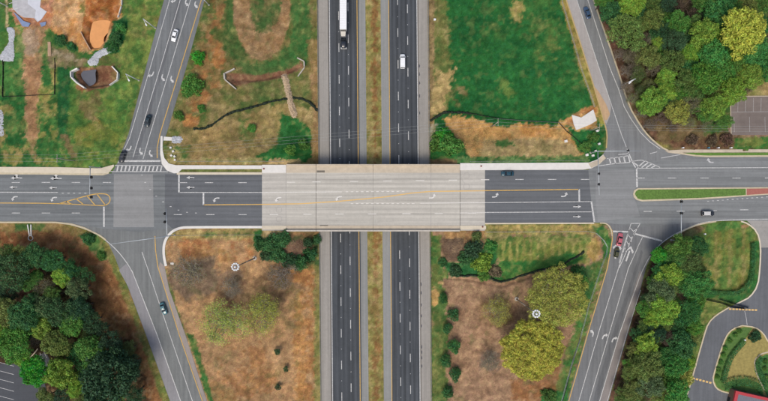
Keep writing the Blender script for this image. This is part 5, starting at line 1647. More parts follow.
def car(px, py, heading, style, mat, label, zf=hroad, zoff=0.05, scale=1.0, roof_mat=None):
    p = W(px, py, zf, 0.6)
    root = empty('car' if style != 'van' else 'van', (p.x, p.y, float(zf(p.x, p.y)) + zoff), R(heading))
    tag(root, label, 'car' if style not in ('van', 'suv') else ('van' if style == 'van' else 'car'))
    root.scale = (scale,) * 3
    S = {  # length, width, belt, roof, cabin base rear/front, cabin top rear/front, bonnet height, boot height
        'sedan': (4.75, 1.84, .92, 1.45, -1.75, 1.15, -1.05, .35, .86, .92),
        'hatch': (4.0, 1.76, .94, 1.50, -1.85, 1.0, -1.45, .25, .90, .94),
        'suv': (4.75, 1.92, 1.08, 1.72, -2.2, 1.1, -1.95, .45, 1.02, 1.08),
        'van': (5.6, 2.02, 1.22, 2.25, -2.72, 1.75, -2.62, 1.05, 1.12, 1.22)}[style]
    Ln, Wd, belt, roof, br, bf, tr, tf, bon, boot = S
    h, w = Ln / 2, Wd / 2
    st = [(-h, w * .80, .38, boot - .14, .18), (-h + .12, w * .93, .26, boot - .03, .12), (-h + .6, w * .99, .2, boot, .08), (br + .3, w, .19, belt, .06), (0, w, .19, belt, .06),
          (bf, w, .19, belt - .01, .07), (bf + .25, w * .99, .19, bon + .03, .09), (h - .55, w * .97, .2, bon - .05, .12), (h - .14, w * .88, .28, bon - .14, .18), (h, w * .72, .36, bon - .26, .22)]
    loft(st, mat, 'body', root)
    wb, wt = w * .94, w * (.74 if style != 'van' else .86)
    zb, zt = belt - .06, roof
    B = [(br, -wb, zb), (bf, -wb, zb), (bf, wb, zb), (br, wb, zb)]
    T = [(tr, -wt, zt - .04), (tf, -wt, zt - .05), (tf, wt, zt - .05), (tr, wt, zt - .04)]
    m = MB(); m.add(B + T + [((tr + tf) / 2, 0, zt + .02)], [(0, 1, 5, 4), (1, 2, 6, 5), (2, 3, 7, 6), (3, 0, 4, 7), (4, 5, 8), (5, 6, 8), (6, 7, 8), (7, 4, 8)])
    m.build('roof', roof_mat or mat, root)
    def face(i, j): return [B[i], B[j], T[j], T[i]]
    def out(q, dx, dy, dz): return [(a + dx, b + dy, c + dz) for a, b, c in q]
    panel(root, 'windscreen', out(quad_inset(face(1, 2), .06, .94, .1, .93), .02, 0, .012), GLASS)
    rw = quad_inset(face(3, 0), .08, .92, .15, .92)
    panel(root, 'rear_window', out(rw, -.02, 0, .012), GLASS)
    for s, f in ((-1, face(0, 1)), (1, face(2, 3))):
        if style == 'van':
            spans = ((.74, .95),) if s < 0 else ((.05, .26),)
        else:
            spans = ((.08, .47), (.51, .93)) if s < 0 else ((.07, .49), (.53, .92))
        for u0, u1 in spans:
            panel(root, 'side_window', out(quad_inset(f, u0, u1, .16, .9), 0, s * .015, .006), GLASS)
    for s in (-1, 1):
        panel(root, 'headlight', [(h - .32, s * w * .58, bon - .17), (h - .10, s * w * .56, bon - .27), (h - .22, s * w * .86, bon - .28), (h - .44, s * w * .90, bon - .2)], LENS_W, .03)
        panel(root, 'tail_light', [(-h + .02, s * w * .55, boot - .16), (-h + .02, s * w * .55, boot - .32), (-h + .08, s * w * .88, boot - .32), (-h + .10, s * w * .9, boot - .16)], LENS_R, .03)
        mm = MB(); mm.box(bf - .32, bf - .14, s * (w + .08) - .09, s * (w + .08) + .09, belt - .02, belt + .13); mm.build('mirror', mat, root)
        for x in (-h + .85, h - .9): wheel(root, x, s * (w - .12), .33)
    if style == 'van':
        for x in (-2.2, -1.0, .2):
            mm = MB(); mm.box(x - .03, x + .03, -wt * .92, wt * .92, zt + .02, zt + .06); mm.build('roof_rib', mat, root)
    return root

PW = mat_car('paint_white', '#eef0f0')
PDK = mat_car('paint_dark_green', '#24343a', .2)
PBK = mat_car('paint_charcoal', '#2b2d31', .2)
PBL = mat_car('paint_slate_blue', '#3e5470', .25)
PTE = mat_car('paint_dark_teal', '#1f4553', .2)
PRD = mat_car('paint_pink_red', '#b8606a', .3)
POL = mat_car('paint_olive', '#4a4a2c', .3)
PSV = mat_car('paint_silver', '#c9c8c4', .35)
PTL = mat_car('paint_teal', '#3f6f78', .25)
car(174.8, 35.4, 254, 'sedan', PW, 'white sedan in the middle lane of the upper left slip road')
car(147.8, 121, 254, 'sedan', PDK, 'dark green sedan following the lane towards the crosswalk')
car(122.6, 156.6, 250, 'sedan', PBK, 'charcoal car waiting at the stop line by the crosswalk')
car(587.2, 12.6, 108, 'sedan', PBL, 'slate blue car driving up the slip road beside the wood')
car(507.4, 173.6, 180, 'sedan', PTE, 'dark teal sedan on the cross road just right of the bridge')
car(619.6, 239.4, 79, 'sedan', PRD, 'pinkish red sedan waiting at the stop line of the right slip road', scale=1.05)
car(616.6, 252.6, 79, 'hatch', POL, 'small dark olive hatchback behind the red sedan', scale=.92)
car(707.6, 213.4, 0, 'suv', PBK, 'dark car with a pale roof heading right below the grassy median', roof_mat=PSV)
car(163.6, 308.6, 289, 'sedan', PTL, 'teal sedan driving down the lower left slip road')
car(402.6, 61.4, 90, 'van', PW, 'white delivery van on the northbound carriageway', hzero)

# articulated lorry on the southbound carriageway
def semi():
    p = W(343.4, 37, hzero, 2.5)
    root = empty('semi_truck', (p.x, p.y, 0.05), R(270))
    tag(root, 'dark tractor truck pulling a long white box trailer on the southbound carriageway', 'truck')
    DK = mat_car('paint_truck_dark', '#23282f', .25)
    # x forward; cab nose at about +4.0
    m = MB(); m.box(-4.2, 3.2, -.45, .45, .62, .95); m.build('chassis', BLACK, root)
    loft([(1.25, .9, .75, 1.75, .12), (1.6, .98, .6, 1.85, .14), (2.8, .98, .55, 1.7, .18), (3.6, .92, .55, 1.5, .25), (3.95, .78, .6, 1.25, .3)], DK, 'bonnet', root)
    # cab and sleeper
    B = [(-1.9, -1.22, .95), (1.35, -1.15, .95), (1.35, 1.15, .95), (-1.9, 1.22, .95)]
    T = [(-1.9, -1.18, 3.55), (.35, -1.0, 3.05), (.35, 1.0, 3.05), (-1.9, 1.18, 3.55)]
    m = MB(); m.add(B + T, [(0, 1, 5, 4), (1, 2, 6, 5), (2, 3, 7, 6), (3, 0, 4, 7), (4, 5, 6, 7), (3, 2, 1, 0)]); m.build('cab', DK, root)
    f = [B[1], B[2], T[2], T[1]]
    panel(root, 'windscreen', [(a + .02, b, c + .01) for a, b, c in quad_inset(f, .08, .92, .5, .94)], GLASS)
    for s, q in ((-1, [B[0], B[1], T[1], T[0]]), (1, [B[2], B[3], T[3], T[2]])):
        u = (.62, .9) if s < 0 else (.1, .38)
        panel(root, 'side_window', [(a, b + s * .02, c) for a, b, c in quad_inset(q, u[0], u[1], .5, .88)], GLASS)
        mm = MB(); mm.box(.75, .95, s * 1.42 - .08, s * 1.42 + .08, 1.9, 2.6); mm.build('mirror', BLACK, root)
        mm = MB(); mm.tube((-2.1, s * 1.0, .9), (-2.1, s * 1.0, 3.7), .08, .08, 8); mm.build('exhaust_stack', RIM, root)
        mm = MB(); mm.tube((-1.6, s * 1.0, .75), (.3, s * 1.0, .75), .33, .33, 12); mm.build('fuel_tank', RIM, root)
        mm = MB(); mm.box(3.0, 3.9, s * .95 - .12, s * .95 + .12, .7, 1.05); mm.build('headlight', LENS_W, root)
        mm = MB(); mm.box(2.2, 3.5, s * 1.08 - .16, s * 1.08 + .16, .95, 1.12); mm.build('fender', DK, root)
        wheel(root, 2.85, s * 1.05, .5, WH_T)
        for x in (-2.9, -4.05): wheel(root, x, s * 1.0, .5, WH_T)
    mm = MB(); mm.box(3.9, 4.08, -1.15, 1.15, .4, .85); mm.build('bumper', PSV, root)
    mm = MB(); mm.add([(-1.7, -1.0, 3.5), (-.1, -.8, 3.2), (-.1, .8, 3.2), (-1.7, 1.0, 3.5), (-1.75, -1.0, 4.0), (-1.75, 1.0, 4.0)],
                      [(0, 1, 2, 3), (4, 1, 0), (5, 3, 2), (4, 5, 2, 1), (0, 3, 5, 4)]); mm.build('roof_fairing', DK, root)
    # trailer
    x1 = -2.5; x0 = x1 - 16.1
    mm = MB(); mm.box(x0, x1, -1.3, 1.3, 1.15, 4.1); mm.build('trailer_box', PW, root)
    for k in range(17):
        x = x0 + .5 + k * .95
        mm = MB(); mm.box(x - .02, x + .02, -1.28, 1.28, 4.1, 4.125); mm.build('roof_bow', PSV, root)
    for s in (-1, 1):
        mm = MB(); mm.box(x0, x1, s * 1.3 - .025, s * 1.3 + .025, 4.0, 4.14); mm.build('top_rail', PSV, root)
        mm = MB(); mm.box(x0 - .06, x0 - .005, s * .65 - .62, s * .65 + .62, 1.2, 4.05); mm.build('trailer_door', PW, root)
        mm = MB(); mm.box(x1 - 3.2, x1 - 3.0, s * .8 - .1, s * .8 + .1, .1, 1.15); mm.build('landing_leg', BLACK, root)
        for x in (x0 + 1.6, x0 + 2.85): wheel(root, x, s * 1.05, .5, WH_T)
    mm = MB(); mm.box(x1, x1 + .04, -1.25, 1.25, 1.3, 4.0); mm.build('front_wall', PSV, root)
semi()

# ------------------------------------------------------------------ signals and lamps
SIG = mat_plain('signal_body', '#1c1d1f', .6, .1)
def lens(c, name):
    return mat_plain(name, c, .3, .05)
L_R, L_Y, L_G = lens('#8a2020', 'red_lens'), lens('#8a6a1c', 'amber_lens'), lens('#1f7a4c', 'green_lens')
def signal_pole(base_px, arms, label):
    """arms: list of (tip px, heights, signal px positions); heads hang from the arm"""
    b = W(base_px[0], base_px[1], hground, 7.0); b.z = gz(b.x, b.y)
    root = empty('traffic_signal', b); tag(root, label, 'traffic signal')
    m = MB(); m.tube((0, 0, -.1), (0, 0, 7.3), .2, .13, 12); m.build('pole', STEEL, root, True)
    m = MB(); m.tube((0, 0, -.05), (0, 0, .35), .38, .38, 12); m.build('footing', C_WALL, root)
    for tip, zt, heads, face in arms:
        def at(q, z):
            k = (CAM_H - (b.z + z)) / FPX
            return Vector(((q[0] - 384) * k - b.x, (200.5 - q[1]) * k - b.y, z))
        t = at(tip, zt)
        m = MB(); m.tube((0, 0, 6.6), t, .16, .09, 10); m.build('mast_arm', STEEL, root, True)
        for hpx in heads:
            c = at(hpx, zt - .1)
            d = Vector((math.cos(R(face)), math.sin(R(face)), 0))
            c = c + d * .3
            m = MB(); m.box(-.2, .2, -.26, .26, -.65, .5)
            h_ = m.build('signal_head', SIG, root); h_.location = c; h_.rotation_euler = (0, 0, R(face))
            for k, lm in enumerate((L_R, L_Y, L_G)):
                mm = MB(); mm.tube((.2, 0, .3 - k * .36), (.23, 0, .3 - k * .36), .14, .14, 10); mm.build('lens', lm, h_)
                mm = MB(); mm.box(.2, .46, -.17, .17, .45 - k * .36, .47 - k * .36); mm.build('visor', SIG, h_)
            mm = MB(); mm.box(-.03, .03, -.5, .5, -.85, .72)
            bk = mm.build('backplate', SIG, h_)
    return root
signal_pole((89.6, 166.6), [((89.8, 194.5), 6.9, ((90.4, 177.2), (90.4, 188), (90.4, 197)), 0)], 'galvanised signal pole with mast arm over the left approach, by the crosswalk corner')
signal_pole((166.6, 236.4), [((166, 208.4), 6.9, ((165.6, 213.6), (165.6, 222)), 180), ((109.5, 244.2), 6.9, (), 270)], 'signal pole at the lower left kerb corner with one arm across the slip road')
signal_pole((598.4, 151), [((599.3, 195), 6.9, ((599.8, 173.8), (599.8, 184.4)), 180), ((641, 150.8), 6.9, ((628, 151.6),), 90)], 'signal pole at the upper right kerb corner with two arms')
signal_pole((681.8, 241.6), [((681.4, 199), 6.9, ((680.6, 201.6), (680.6, 213.2)), 0)], 'signal pole rising from the lower right wood edge with arm over the eastern road')

def high_mast(px, py, Ht, label):
    g = W(px, py, hground, Ht); z0 = gz(g.x, g.y)
    root = empty('mast_light', (g.x, g.y, z0)); tag(root, label, 'mast light')
    m = MB(); m.tube((0, 0, -.2), (0, 0, Ht * .5), .3, .2, 12); m.tube((0, 0, Ht * .5), (0, 0, Ht), .2, .12, 12); m.build('pole', mat_plain('mast_steel', '#9a8c7c', .7, .1), root, True)
    m = MB(); m.tube((0, 0, -.1), (0, 0, .4), .8, .8, 12); m.build('footing', C_WALL, root)
    m = MB()
    n = 28
    for i in range(n):
        a, b_ = 2 * math.pi * i / n, 2 * math.pi * (i + 1) / n
        m.tube((math.cos(a) * .95, math.sin(a) * .95, Ht - .2), (math.cos(b_) * .95, math.sin(b_) * .95, Ht - .2), .11, .11, 6, False)
    for i in range(4):
        a = math.pi / 2 * i
        m.tube((0, 0, Ht), (math.cos(a) * 1.3, math.sin(a) * 1.3, Ht - .2), .06, .06, 6)
    m.build('ring', STEEL, root)
    m = MB(); m.tube((0, 0, Ht - .3), (0, 0, Ht + .25), .42, .3, 12); m.build('hub', WHITE_METAL, root, True)
    for i in range(10):
        a = 2 * math.pi * i / 10
        m = MB(); m.tube((1.12, 0, -.1), (1.12, 0, .25), .36, .26, 10)
        l = m.build('lamp_head', WHITE_METAL, root, False); l.location = (0, 0, Ht - .35); l.rotation_euler = (0, 0, a)
        m = MB(); m.tube((1.12, 0, -.14), (1.12, 0, -.1), .3, .3, 10); m.build('glass', LENS_W, l)
    return root
high_mast(536.6, 314, 26, 'tall mast light with ring of lamps between the two olive trees')
high_mast(235, 267, 26, 'tall mast light with ring of lamps above the orange field')

def lamp_pole(base, top, Ht, arm_deg, label):
    b = G(*base)
    root = empty('street_lamp', b); tag(root, label, 'street lamp')
    m = MB(); m.tube((0, 0, -.1), (0, 0, Ht), .2, .13, 10); m.build('pole', WHITE_METAL, root, True)
    m = MB(); m.tube((0, 0, -.05), (0, 0, .3), .35, .35, 10); m.build('footing', C_WALL, root)
    d = Vector((math.cos(R(arm_deg)), math.sin(R(arm_deg)), 0))
    e = d * 2.4 + Vector((0, 0, Ht + .5))
    m = MB(); m.tube((0, 0, Ht - .1), e, .1, .07, 8); m.build('arm', WHITE_METAL, root, True)
    m = MB(); m.box(-.15, .75, -.22, .22, -.1, .08)
    h_ = m.build('lamp_head', WHITE_METAL, root); h_.location = e; h_.rotation_euler = (0, 0, R(arm_deg))
    m = MB(); m.box(.05, .65, -.16, .16, -.13, -.1); m.build('glass', LENS_W, h_)
lamp_pole((155.4, 28), None, 10, -60, 'white street lamp left of the upper left slip road near the white sedan')
lamp_pole((139, 80.4), None, 10, -60, 'white street lamp left of the upper left slip road near the turn arrows')
lamp_pole((209, 5), None, 9, 160, 'white street lamp at the top edge right of the upper left slip road')
lamp_pole((622.4, 85), None, 10, 215, 'white street lamp at the kerb of the slip road beside the wood')
lamp_pole((7.4, 6.4), None, 9, 20, 'white street lamp beside the concrete yard in the upper left corner')

# ------------------------------------------------------------------ power line
def util_pole(px, py, Ht, label, cross=1.4, rot=0):
    b = W(px, py, hground, Ht); b.z = gz(b.x, b.y)
    root = empty('utility_pole', b); tag(root, label, 'utility pole')
    m = MB(); m.tube((0, 0, -.2), (0, 0, Ht), .19, .12, 9); m.build('pole', WOOD, root, True)
    m = MB(); m.box(-.07, .07, -cross, cross, Ht - .7, Ht - .5); c = m.build('crossarm', WOOD, root); c.rotation_euler = (0, 0, R(rot))
    for y in (-cross * .9, 0, cross * .9):
        m = MB(); m.tube((0, y, Ht - .5), (0, y, Ht - .25), .06, .04, 7); m.build('insulator', WHITE_METAL, c)
    return root, b, Ht
pA = util_pole(56, 158.2, 11, 'wooden utility pole in the grass above the left sidewalk', 1.4, 0)
pB = util_pole(498.5, 121.8, 11, 'wooden utility pole beside the black filter sock in the green field', 1.4, 0)
pC = util_pole(600, 127, 9, 'wooden utility pole by the white slab at the upper right slip road', 1.3, 0)
wires = empty('power_line', pA[1]); tag(wires, 'bundle of overhead cables crossing the highway above the bridge', 'power line')
def wire(a, b, sag, parent, r=.022):
    pts = []
    for i in range(25):
        t = i / 24
        q = a.lerp(b, t); q.z -= sag * 4 * t * (1 - t)
        pts.append(q - parent.location)
    m = MB(); m.path([tuple(p) for p in pts], r, 5); m.build('cable', WIRE, parent)
def top(pp, dy, dz): return pp[1] + Vector((0, dy, pp[2] + dz))
farW = Vector((-190, pA[1].y + 1, pA[1].z + 11))
for dy in (-1.2, 0, 1.2):
    wire(farW + Vector((0, dy, 0)), top(pA, dy, -.25), 1.5, wires)
    wire(top(pA, dy, -.25), top(pB, dy, -.25), 3.0, wires)
    wire(top(pB, dy, -.25), top(pC, dy * .9, -.25), 1.2, wires)
farE = Vector((190, G(768, 132).y, HA + 9))
for dy in (-1.0, 0, 1.0):
    wire(top(pC, dy * .9, -.25), farE + Vector((0, dy, 0)), 2.5, wires)

# ------------------------------------------------------------------ guardrails and fences
def guardrail(xs, label, rail_mat=STEEL_DARK):
    pts = [W(*hx(xs, y), hzero) for y in range(-140, 541, 20)]
    c = pts[len(pts) // 2]
    root = empty('guardrail', (c.x, c.y, 0)); tag(root, label, 'guardrail')
    m = MB(); post = MB()
    a, b = pts[0], pts[-1]
    for (z, off) in ((.55, 0), (.68, .03), (.80, 0)):
        m.tube((a.x - c.x + off, a.y - c.y, z), (b.x - c.x + off, b.y - c.y, z), .08, .08, 6)
    m.build('rail', rail_mat, root)
    n = int((a - b).length / 2)
    for i in range(n):
        q = a.lerp(b, i / n) - c
        post.box(q.x - .15, q.x - .05, q.y - .06, q.y + .06, -.2, .78)
    tag(post.build('posts', STEEL_DARK, root), kind='stuff')
guardrail(319.2, 'steel guardrail along the outer southbound shoulder')
guardrail(429.9, 'steel guardrail along the outer northbound shoulder')

def fence(line_px, height, mat, label, post_step=2.5, name='fence', wire_=False, cat='fence', zf=gzf):
    P = [W(x, y, zf) for x, y in line_px]
    c = P[len(P) // 2].copy()
    root = empty(name, c); tag(root, label, cat)
    D = [Vector((q[0], q[1])) for q in densify([(p.x, p.y) for p in P], 2.0)]
    post = MB(); fab = MB()
    prev = None
    for i, q in enumerate(D):
        z = gz(q.x, q.y)
        post.tube((q.x - c.x, q.y - c.y, z - c.z - .1), (q.x - c.x, q.y - c.y, z - c.z + height + .08), .05, .04, 6)
        if prev is not None:
            pz = gz(prev.x, prev.y)
            if wire_:
                for hh in (.12, .5, 1.0):
                    fab.tube((prev.x - c.x, prev.y - c.y, pz - c.z + height * hh), (q.x - c.x, q.y - c.y, z - c.z + height * hh), .026, .026, 5, False)
            else:
                t = (q - prev).normalized() * .0; s = Vector((-(q - prev).y, (q - prev).x)).normalized() * .03
                V = []
                for (u, uz) in ((prev, pz), (q, z)):
                    for sg in (-1, 1):
                        V += [(u.x + s.x * sg - c.x, u.y + s.y * sg - c.y, uz - c.z - .05), (u.x + s.x * sg - c.x, u.y + s.y * sg - c.y, uz - c.z + height)]
                fab.add(V, [(0, 4, 5, 1), (2, 3, 7, 6), (1, 5, 7, 3)])
        prev = q
    tag(post.build('posts', STEEL if wire_ else WOOD, root), kind='stuff')
    fab.build('rails' if wire_ else 'fabric', mat, root)
fence([(3.2, 60), (3.2, 97), (55, 94.5), (55, 58)], .5, SILT, 'black silt fence enclosing three sides of a grassy plot', name='silt_fence')
fence([(446, 112), (470, 113.5), (500, 119), (530, 121.5), (559, 122.6)], .7, SILT, 'black silt fence along the lower edge of the deep green field', name='silt_fence')
fence([(559, 123), (566, 131), (578, 141), (587, 149.5)], .6, SILT, 'short black silt fence slanting down to the upper right corner', name='silt_fence')
fence([(560, -10), (562, 3), (580, 66), (594, 107)], 1.1, STEEL, 'pale wire fence along the slip road beside the deep green field', wire_=True)
fence([(176, 235.6), (200, 235.2), (262, 234.8)], 1.0, STEEL_DARK, 'low wire fence below the left cross road kerb', wire_=True)
fence([(178, 161.6), (220, 161.4), (262, 161.4), (284, 161.6)], 1.0, STEEL_DARK, 'low wire fence above the left sidewalk', wire_=True)
fence([(486, 232), (540, 231.8), (588, 231.4), (596, 233.4), (603, 240), (607, 247), (606, 254), (602, 264), (596, 282), (588, 306), (581, 334), (572, 362), (563, 394), (558, 412)], 1.0, STEEL, 'pale wire fence curving from the lower right kerb down the slip road', wire_=True)
fence([(470, 161.6), (520, 161.2), (584, 160.4)], 1.0, STEEL_DARK, 'low wire fence above the right sidewalk', wire_=True)
fence([(580, 338), (574, 356), (567, 384), (562, 402)], .6, SILT, 'black silt fence between the olive tree and the right slip road', name='silt_fence')
fence([(706, 300), (720, 303), (730, 307), (744, 308.6)], 1.4, SILT, 'black slatted fence running to the access drive gate', name='fence')
fence([(719, 299.6), (733, 304), (748, 308.4)], 1.4, SILT, 'second black fence beside the access drive gate', name='fence')

def sock(line_px, r, label, mat=SILT, name='filter_sock'):
    P = [G(x, y) for x, y in smooth_line(line_px, 2)]
    c = P[len(P) // 2].copy()
    m = MB()
    D = densify([(p.x, p.y) for p in P], 1.2)
    rng = random.Random(3)
    pts = [(x - c.x + rng.uniform(-.22, .22), y - c.y + rng.uniform(-.22, .22), gz(x, y) - c.z + r * .5) for x, y in D]
    for a, b in zip(pts[:-1], pts[1:]): m.tube(a, b, r * rng.uniform(.55, 1.25), r * rng.uniform(.55, 1.25), 7)
    o = m.build(name, mat, None, True); o.location = c
    tag(o, label, 'filter sock')
    return o
DARK_EARTH = mat_plain('filter_mesh', '#1d2a1c', .9, .35, 1.2)
sock([(194, 128.6), (202, 129), (210, 126.5), (222, 117), (238, 110.5), (256, 106), (275, 101), (287, 98.6)], .48, 'thick dark filter sock winding left of the beige rubble bar', DARK_EARTH)
sock([(293, 97.8), (302, 98.4), (312, 104), (318, 111.4)], .5, 'dark filter sock right of the beige rubble bar reaching the highway', DARK_EARTH)
sock([(430.6, 121), (437, 116), (446, 111.6), (458, 112.6), (470, 113.6)], .5, 'dark filter sock from the northbound guardrail into the green field', DARK_EARTH)
sock([(452, 275), (460, 276), (476, 275.4), (486, 275), (492, 279), (500, 282), (508, 281), (522, 275), (540, 270), (560, 266), (572, 259), (584, 252)], .45, 'dark drain line winding under the mown lawn', DARK_EARTH)

# ------------------------------------------------------------------ earthworks, culverts, pads
def wallpiece(line_px, h, w, mat, parent, name='wing_wall'):
    """short retaining wall following the ground"""
    P = densify([tuple(G(x, y).to_2d()) for x, y in line_px], 1.5)
    o = ribbon(name, P, w, -.6, mat, parent, gzf, height=h + .6, world_pts=True, step=1.5)
    o.matrix_parent_inverse = Matrix.Translation(-parent.location)
    return o
def culvert(c_px, walls, label, mat=C_WALL):
    root = empty('culvert_headwall', G(*c_px)); tag(root, label, 'headwall')
    for nm, ln, h, w in walls: wallpiece(ln, h, w, mat, root, nm)
    return root
culvert((225, 77), [('head_wall', [(225, 74), (225.4, 79.6)], 1.4, .5), ('wing_wall', [(225.2, 73.8), (235, 69)], .9, .4), ('wing_wall', [(225.4, 80), (236.6, 89.4)], .9, .4)], 'concrete culvert headwall with two wing walls opening right, in the upper left field')
culvert((304, 64), [('head_wall', [(304.4, 62), (304.6, 67)], 1.2, .4), ('wing_wall', [(304.4, 61.6), (297.4, 58)], .6, .35), ('wing_wall', [(304.6, 67.6), (298, 76.6)], .6, .35)], 'concrete culvert headwall opening left beside the southbound shoulder')
culvert((73.4, 75), [('head_wall', [(73.2, 72.4), (73.4, 78.2)], 1.8, .4), ('wing_wall', [(73.4, 72.2), (79.4, 69.2)], 1.5, .5), ('wing_wall', [(73.6, 78.4), (79, 83.6), (86.4, 88.6)], 1.5, .5)], 'white concrete headwall at the left end of the basin with grey water', C_WHITE)
culvert((119, 76), [('head_wall', [(119.2, 73.6), (118.8, 79.4)], 1.4, .45), ('wing_wall', [(119, 73.2), (113, 66.8)], 1.0, .4), ('wing_wall', [(118.6, 79.8), (110.4, 85.4)], 1.0, .4)], 'white concrete headwall at the right end of the basin', C_WHITE)
def pond(poly, z_drop, mat, label, name='pond'):
    P = [G(x, y) for x, y in smooth_line(poly + [poly[0]], 2)[:-1]]
    z = sorted(p.z for p in P)[len(P) // 2] + z_drop
    m = MB(); n = len(P)
    cx = sum(p.x for p in P) / n; cy = sum(p.y for p in P) / n
    m.add([(p.x, p.y, z) for p in P] + [(cx, cy, z)], [(i, (i + 1) % n, n) for i in range(n)])
    o = m.build(name, mat)
    bm = bmesh.new(); bm.from_mesh(o.data)
    for f in bm.faces:
        f.normal_update()
        if f.normal.z < 0: f.normal_flip()
    bm.to_mesh(o.data); bm.free()
    tag(o, label, kind='structure')
pond([(95, 22), (104, 19.4), (113, 21.6), (108, 33), (103, 46), (97, 49.6), (91, 46), (89.6, 38)], .25, MUD_WATER, 'muddy orange pond in the earthworks')
pond([(84, 70), (91, 69), (98, 69.4), (97.4, 77), (98, 83.4), (92, 87), (86.4, 85), (82, 79)], .35, GREY_WATER, 'grey water in the walled basin')
# concrete yard in the upper left corner
yard = tag(sheet('concrete_yard', [(10, -60), (40, -60), (41, 0), (40, 7), (47, 11.6), (41, 20), (37.6, 22), (34, 18), (24, 17.4), (18, 14), (12.6, 8)], .05, mat_plain('yard_concrete', '#b4b3b5', .9, .14, .5), None, hground), 'pale concrete yard in the upper left corner', kind='structure')
sheet('new_slab', [(27, -50), (40, -50), (41, 0), (40, 7), (46.4, 11.6), (41, 19.6), (38, 21), (35, 17.6), (36, 10), (28, 4)], .058, mat_plain('new_slab', '#c9cbd2', .9, .08, .6), yard, hground)
line(yard, [(9, 3.6), (18, .8)], .2, WHITE, 'stall_line', hground, .075); line(yard, [(11, 9.8), (22.4, 7)], .2, WHITE, 'stall_line', hground, .075)
PUD = mat_plain('wet_concrete', '#7f8fae', .25, .1, .8)
for poly in ([(14, 12), (18, 15), (24, 21), (31, 23.4), (29, 27), (23, 26.6), (19, 20)], [(40, 23), (46.6, 21.8), (46, 25.4), (42, 27)]):
    o = sheet('wet_apron', poly, .32, PUD, None, gzf); tag(o, 'bluish wet apron below the concrete yard' if poly[0][0] < 20 else 'small bluish puddle right of the wet apron', kind='structure')
o = sheet('concrete_slab', [(571.6, 115), (581, 117.6), (593, 109.6), (596.4, 120.6), (590, 124.6), (576, 130.2), (573.4, 124)], .35, C_WHITE, None, hground, .5)
tag(o, 'irregular white concrete slab beside the sandy track at the upper right slip road', 'slab')
SHEET = mat_plain('white_board', '#cfcac0', .8, .1)
for pts, lab in (([(122.6, -2), (122.2, 6), (119.6, 15), (118.6, 18)], 'broken white barrier along the right edge of the earthworks'),):
    root = empty('barrier', G(*pts[1])); tag(root, lab, 'barrier')
    for a, b in zip(pts[:-1], pts[1:]):
        wallpiece([(a[0] * .93 + b[0] * .07, a[1] * .93 + b[1] * .07), (a[0] * .07 + b[0] * .93, a[1] * .07 + b[1] * .93)], .8, .3, SHEET, root, 'barrier_section')
root = empty('retaining_board', G(86, 40)); tag(root, 'pale board retaining the earth left of the muddy pond', 'barrier')
wallpiece([(81.4, 32), (86, 41), (91, 50)], .6, .3, mat_plain('pale_timber', '#c0a082', .9, .15), root, 'board')
root = empty('timber_stack', G(50, 50)); tag(root, 'upright strip of pale timber beside the dirt track', 'timber')
for i, x in enumerate((48.4, 49.4, 50.4)):
    wallpiece([(x, 42), (x + .4, 56)], .25, .3, mat_plain('pale_timber', '#c9b498', .9, .15), root, 'plank')

def rubble(poly, n, s0, s1, mat, label, name, seed, pile=0.0, cat='stones'):
    """uncountable broken stone laid over an outline"""
    rng = np.random.default_rng(seed)
    xs = [p[0] for p in poly]; ys = [p[1] for p in poly]
    V, F = [], []
    cnt = 0
    base = np.array([(1, 0, 0), (-1, 0, 0), (0, 1, 0), (0, -1, 0), (0, 0, 1), (0, 0, -1)], float)
    tri = [(0, 2, 4), (2, 1, 4), (1, 3, 4), (3, 0, 4), (2, 0, 5), (1, 2, 5), (3, 1, 5), (0, 3, 5)]
    while cnt < n:
        x, y = rng.uniform(min(xs), max(xs)), rng.uniform(min(ys), max(ys))
        sd = signed_dist(np.array([x]), np.array([y]), poly)[0]
        if sd > rng.uniform(-.6, .5): continue
        p = G(x, y)
        q = base * rng.uniform(.7, 1.25, (6, 3)) * rng.uniform(s0, s1)
        a = rng.uniform(0, 6.28); ca, sa = math.cos(a), math.sin(a)
        k = len(V)
        up = pile * min(1.0, -min(sd, 0) / 2.0) * rng.uniform(.3, 1.0)
        for v in q: V.append((p.x + v[0] * ca - v[1] * sa, p.y + v[0] * sa + v[1] * ca, p.z + up + v[2] * .8 + .05))
        F += [tuple(k + i for i in t) for t in tri]
        cnt += 1
    me = bpy.data.meshes.new(name); me.from_pydata(V, [], F); me.update()
    o = link(name, me, mat); tag(o, label, cat, kind='stuff')
    return o
rubble([(7, 28), (12, 27.4), (14.6, 31), (13.4, 42), (14, 56), (13, 61), (2, 61), (0, 56), (5, 49), (9.6, 42), (9, 33)], 1500, .16, .38, GRAVEL, 'strip of grey crushed stone down the left side', 'crushed_stone', 1)
rubble([(88, 62), (96, 53), (104, 48.6), (113, 46), (115.6, 48), (112, 51.6), (104, 55), (99, 58), (97, 64), (90, 65.6)], 1300, .16, .40, GRAVEL, 'grey stone apron between muddy pond and walled basin', 'crushed_stone', 2, .3)
rubble([(0, 108), (3, 112), (3.6, 136), (-3, 136), (-3, 108)], 300, .16, .38, GRAVEL, 'grey stones at the left edge above the sidewalk', 'crushed_stone', 3)
BEIGE = mat_plain('beige_rubble', '#bda88c', .9, .18, 1.2)
rubble([(281.6, 75), (286, 73.6), (288.6, 80), (291, 92), (293.6, 104), (297, 112), (296.6, 116.4), (293, 118), (290, 112), (287, 98), (284, 84)], 1100, .16, .4, BEIGE, 'beige rubble bar crossing the dark filter sock', 'rubble', 4, .6)
rubble([(172, 137), (181, 136.4), (182.4, 139.6), (180, 143), (172, 142.6)], 320, .14, .34, GRAVEL, 'grey stone patch by the upper left kerb corner', 'crushed_stone', 5, .2)
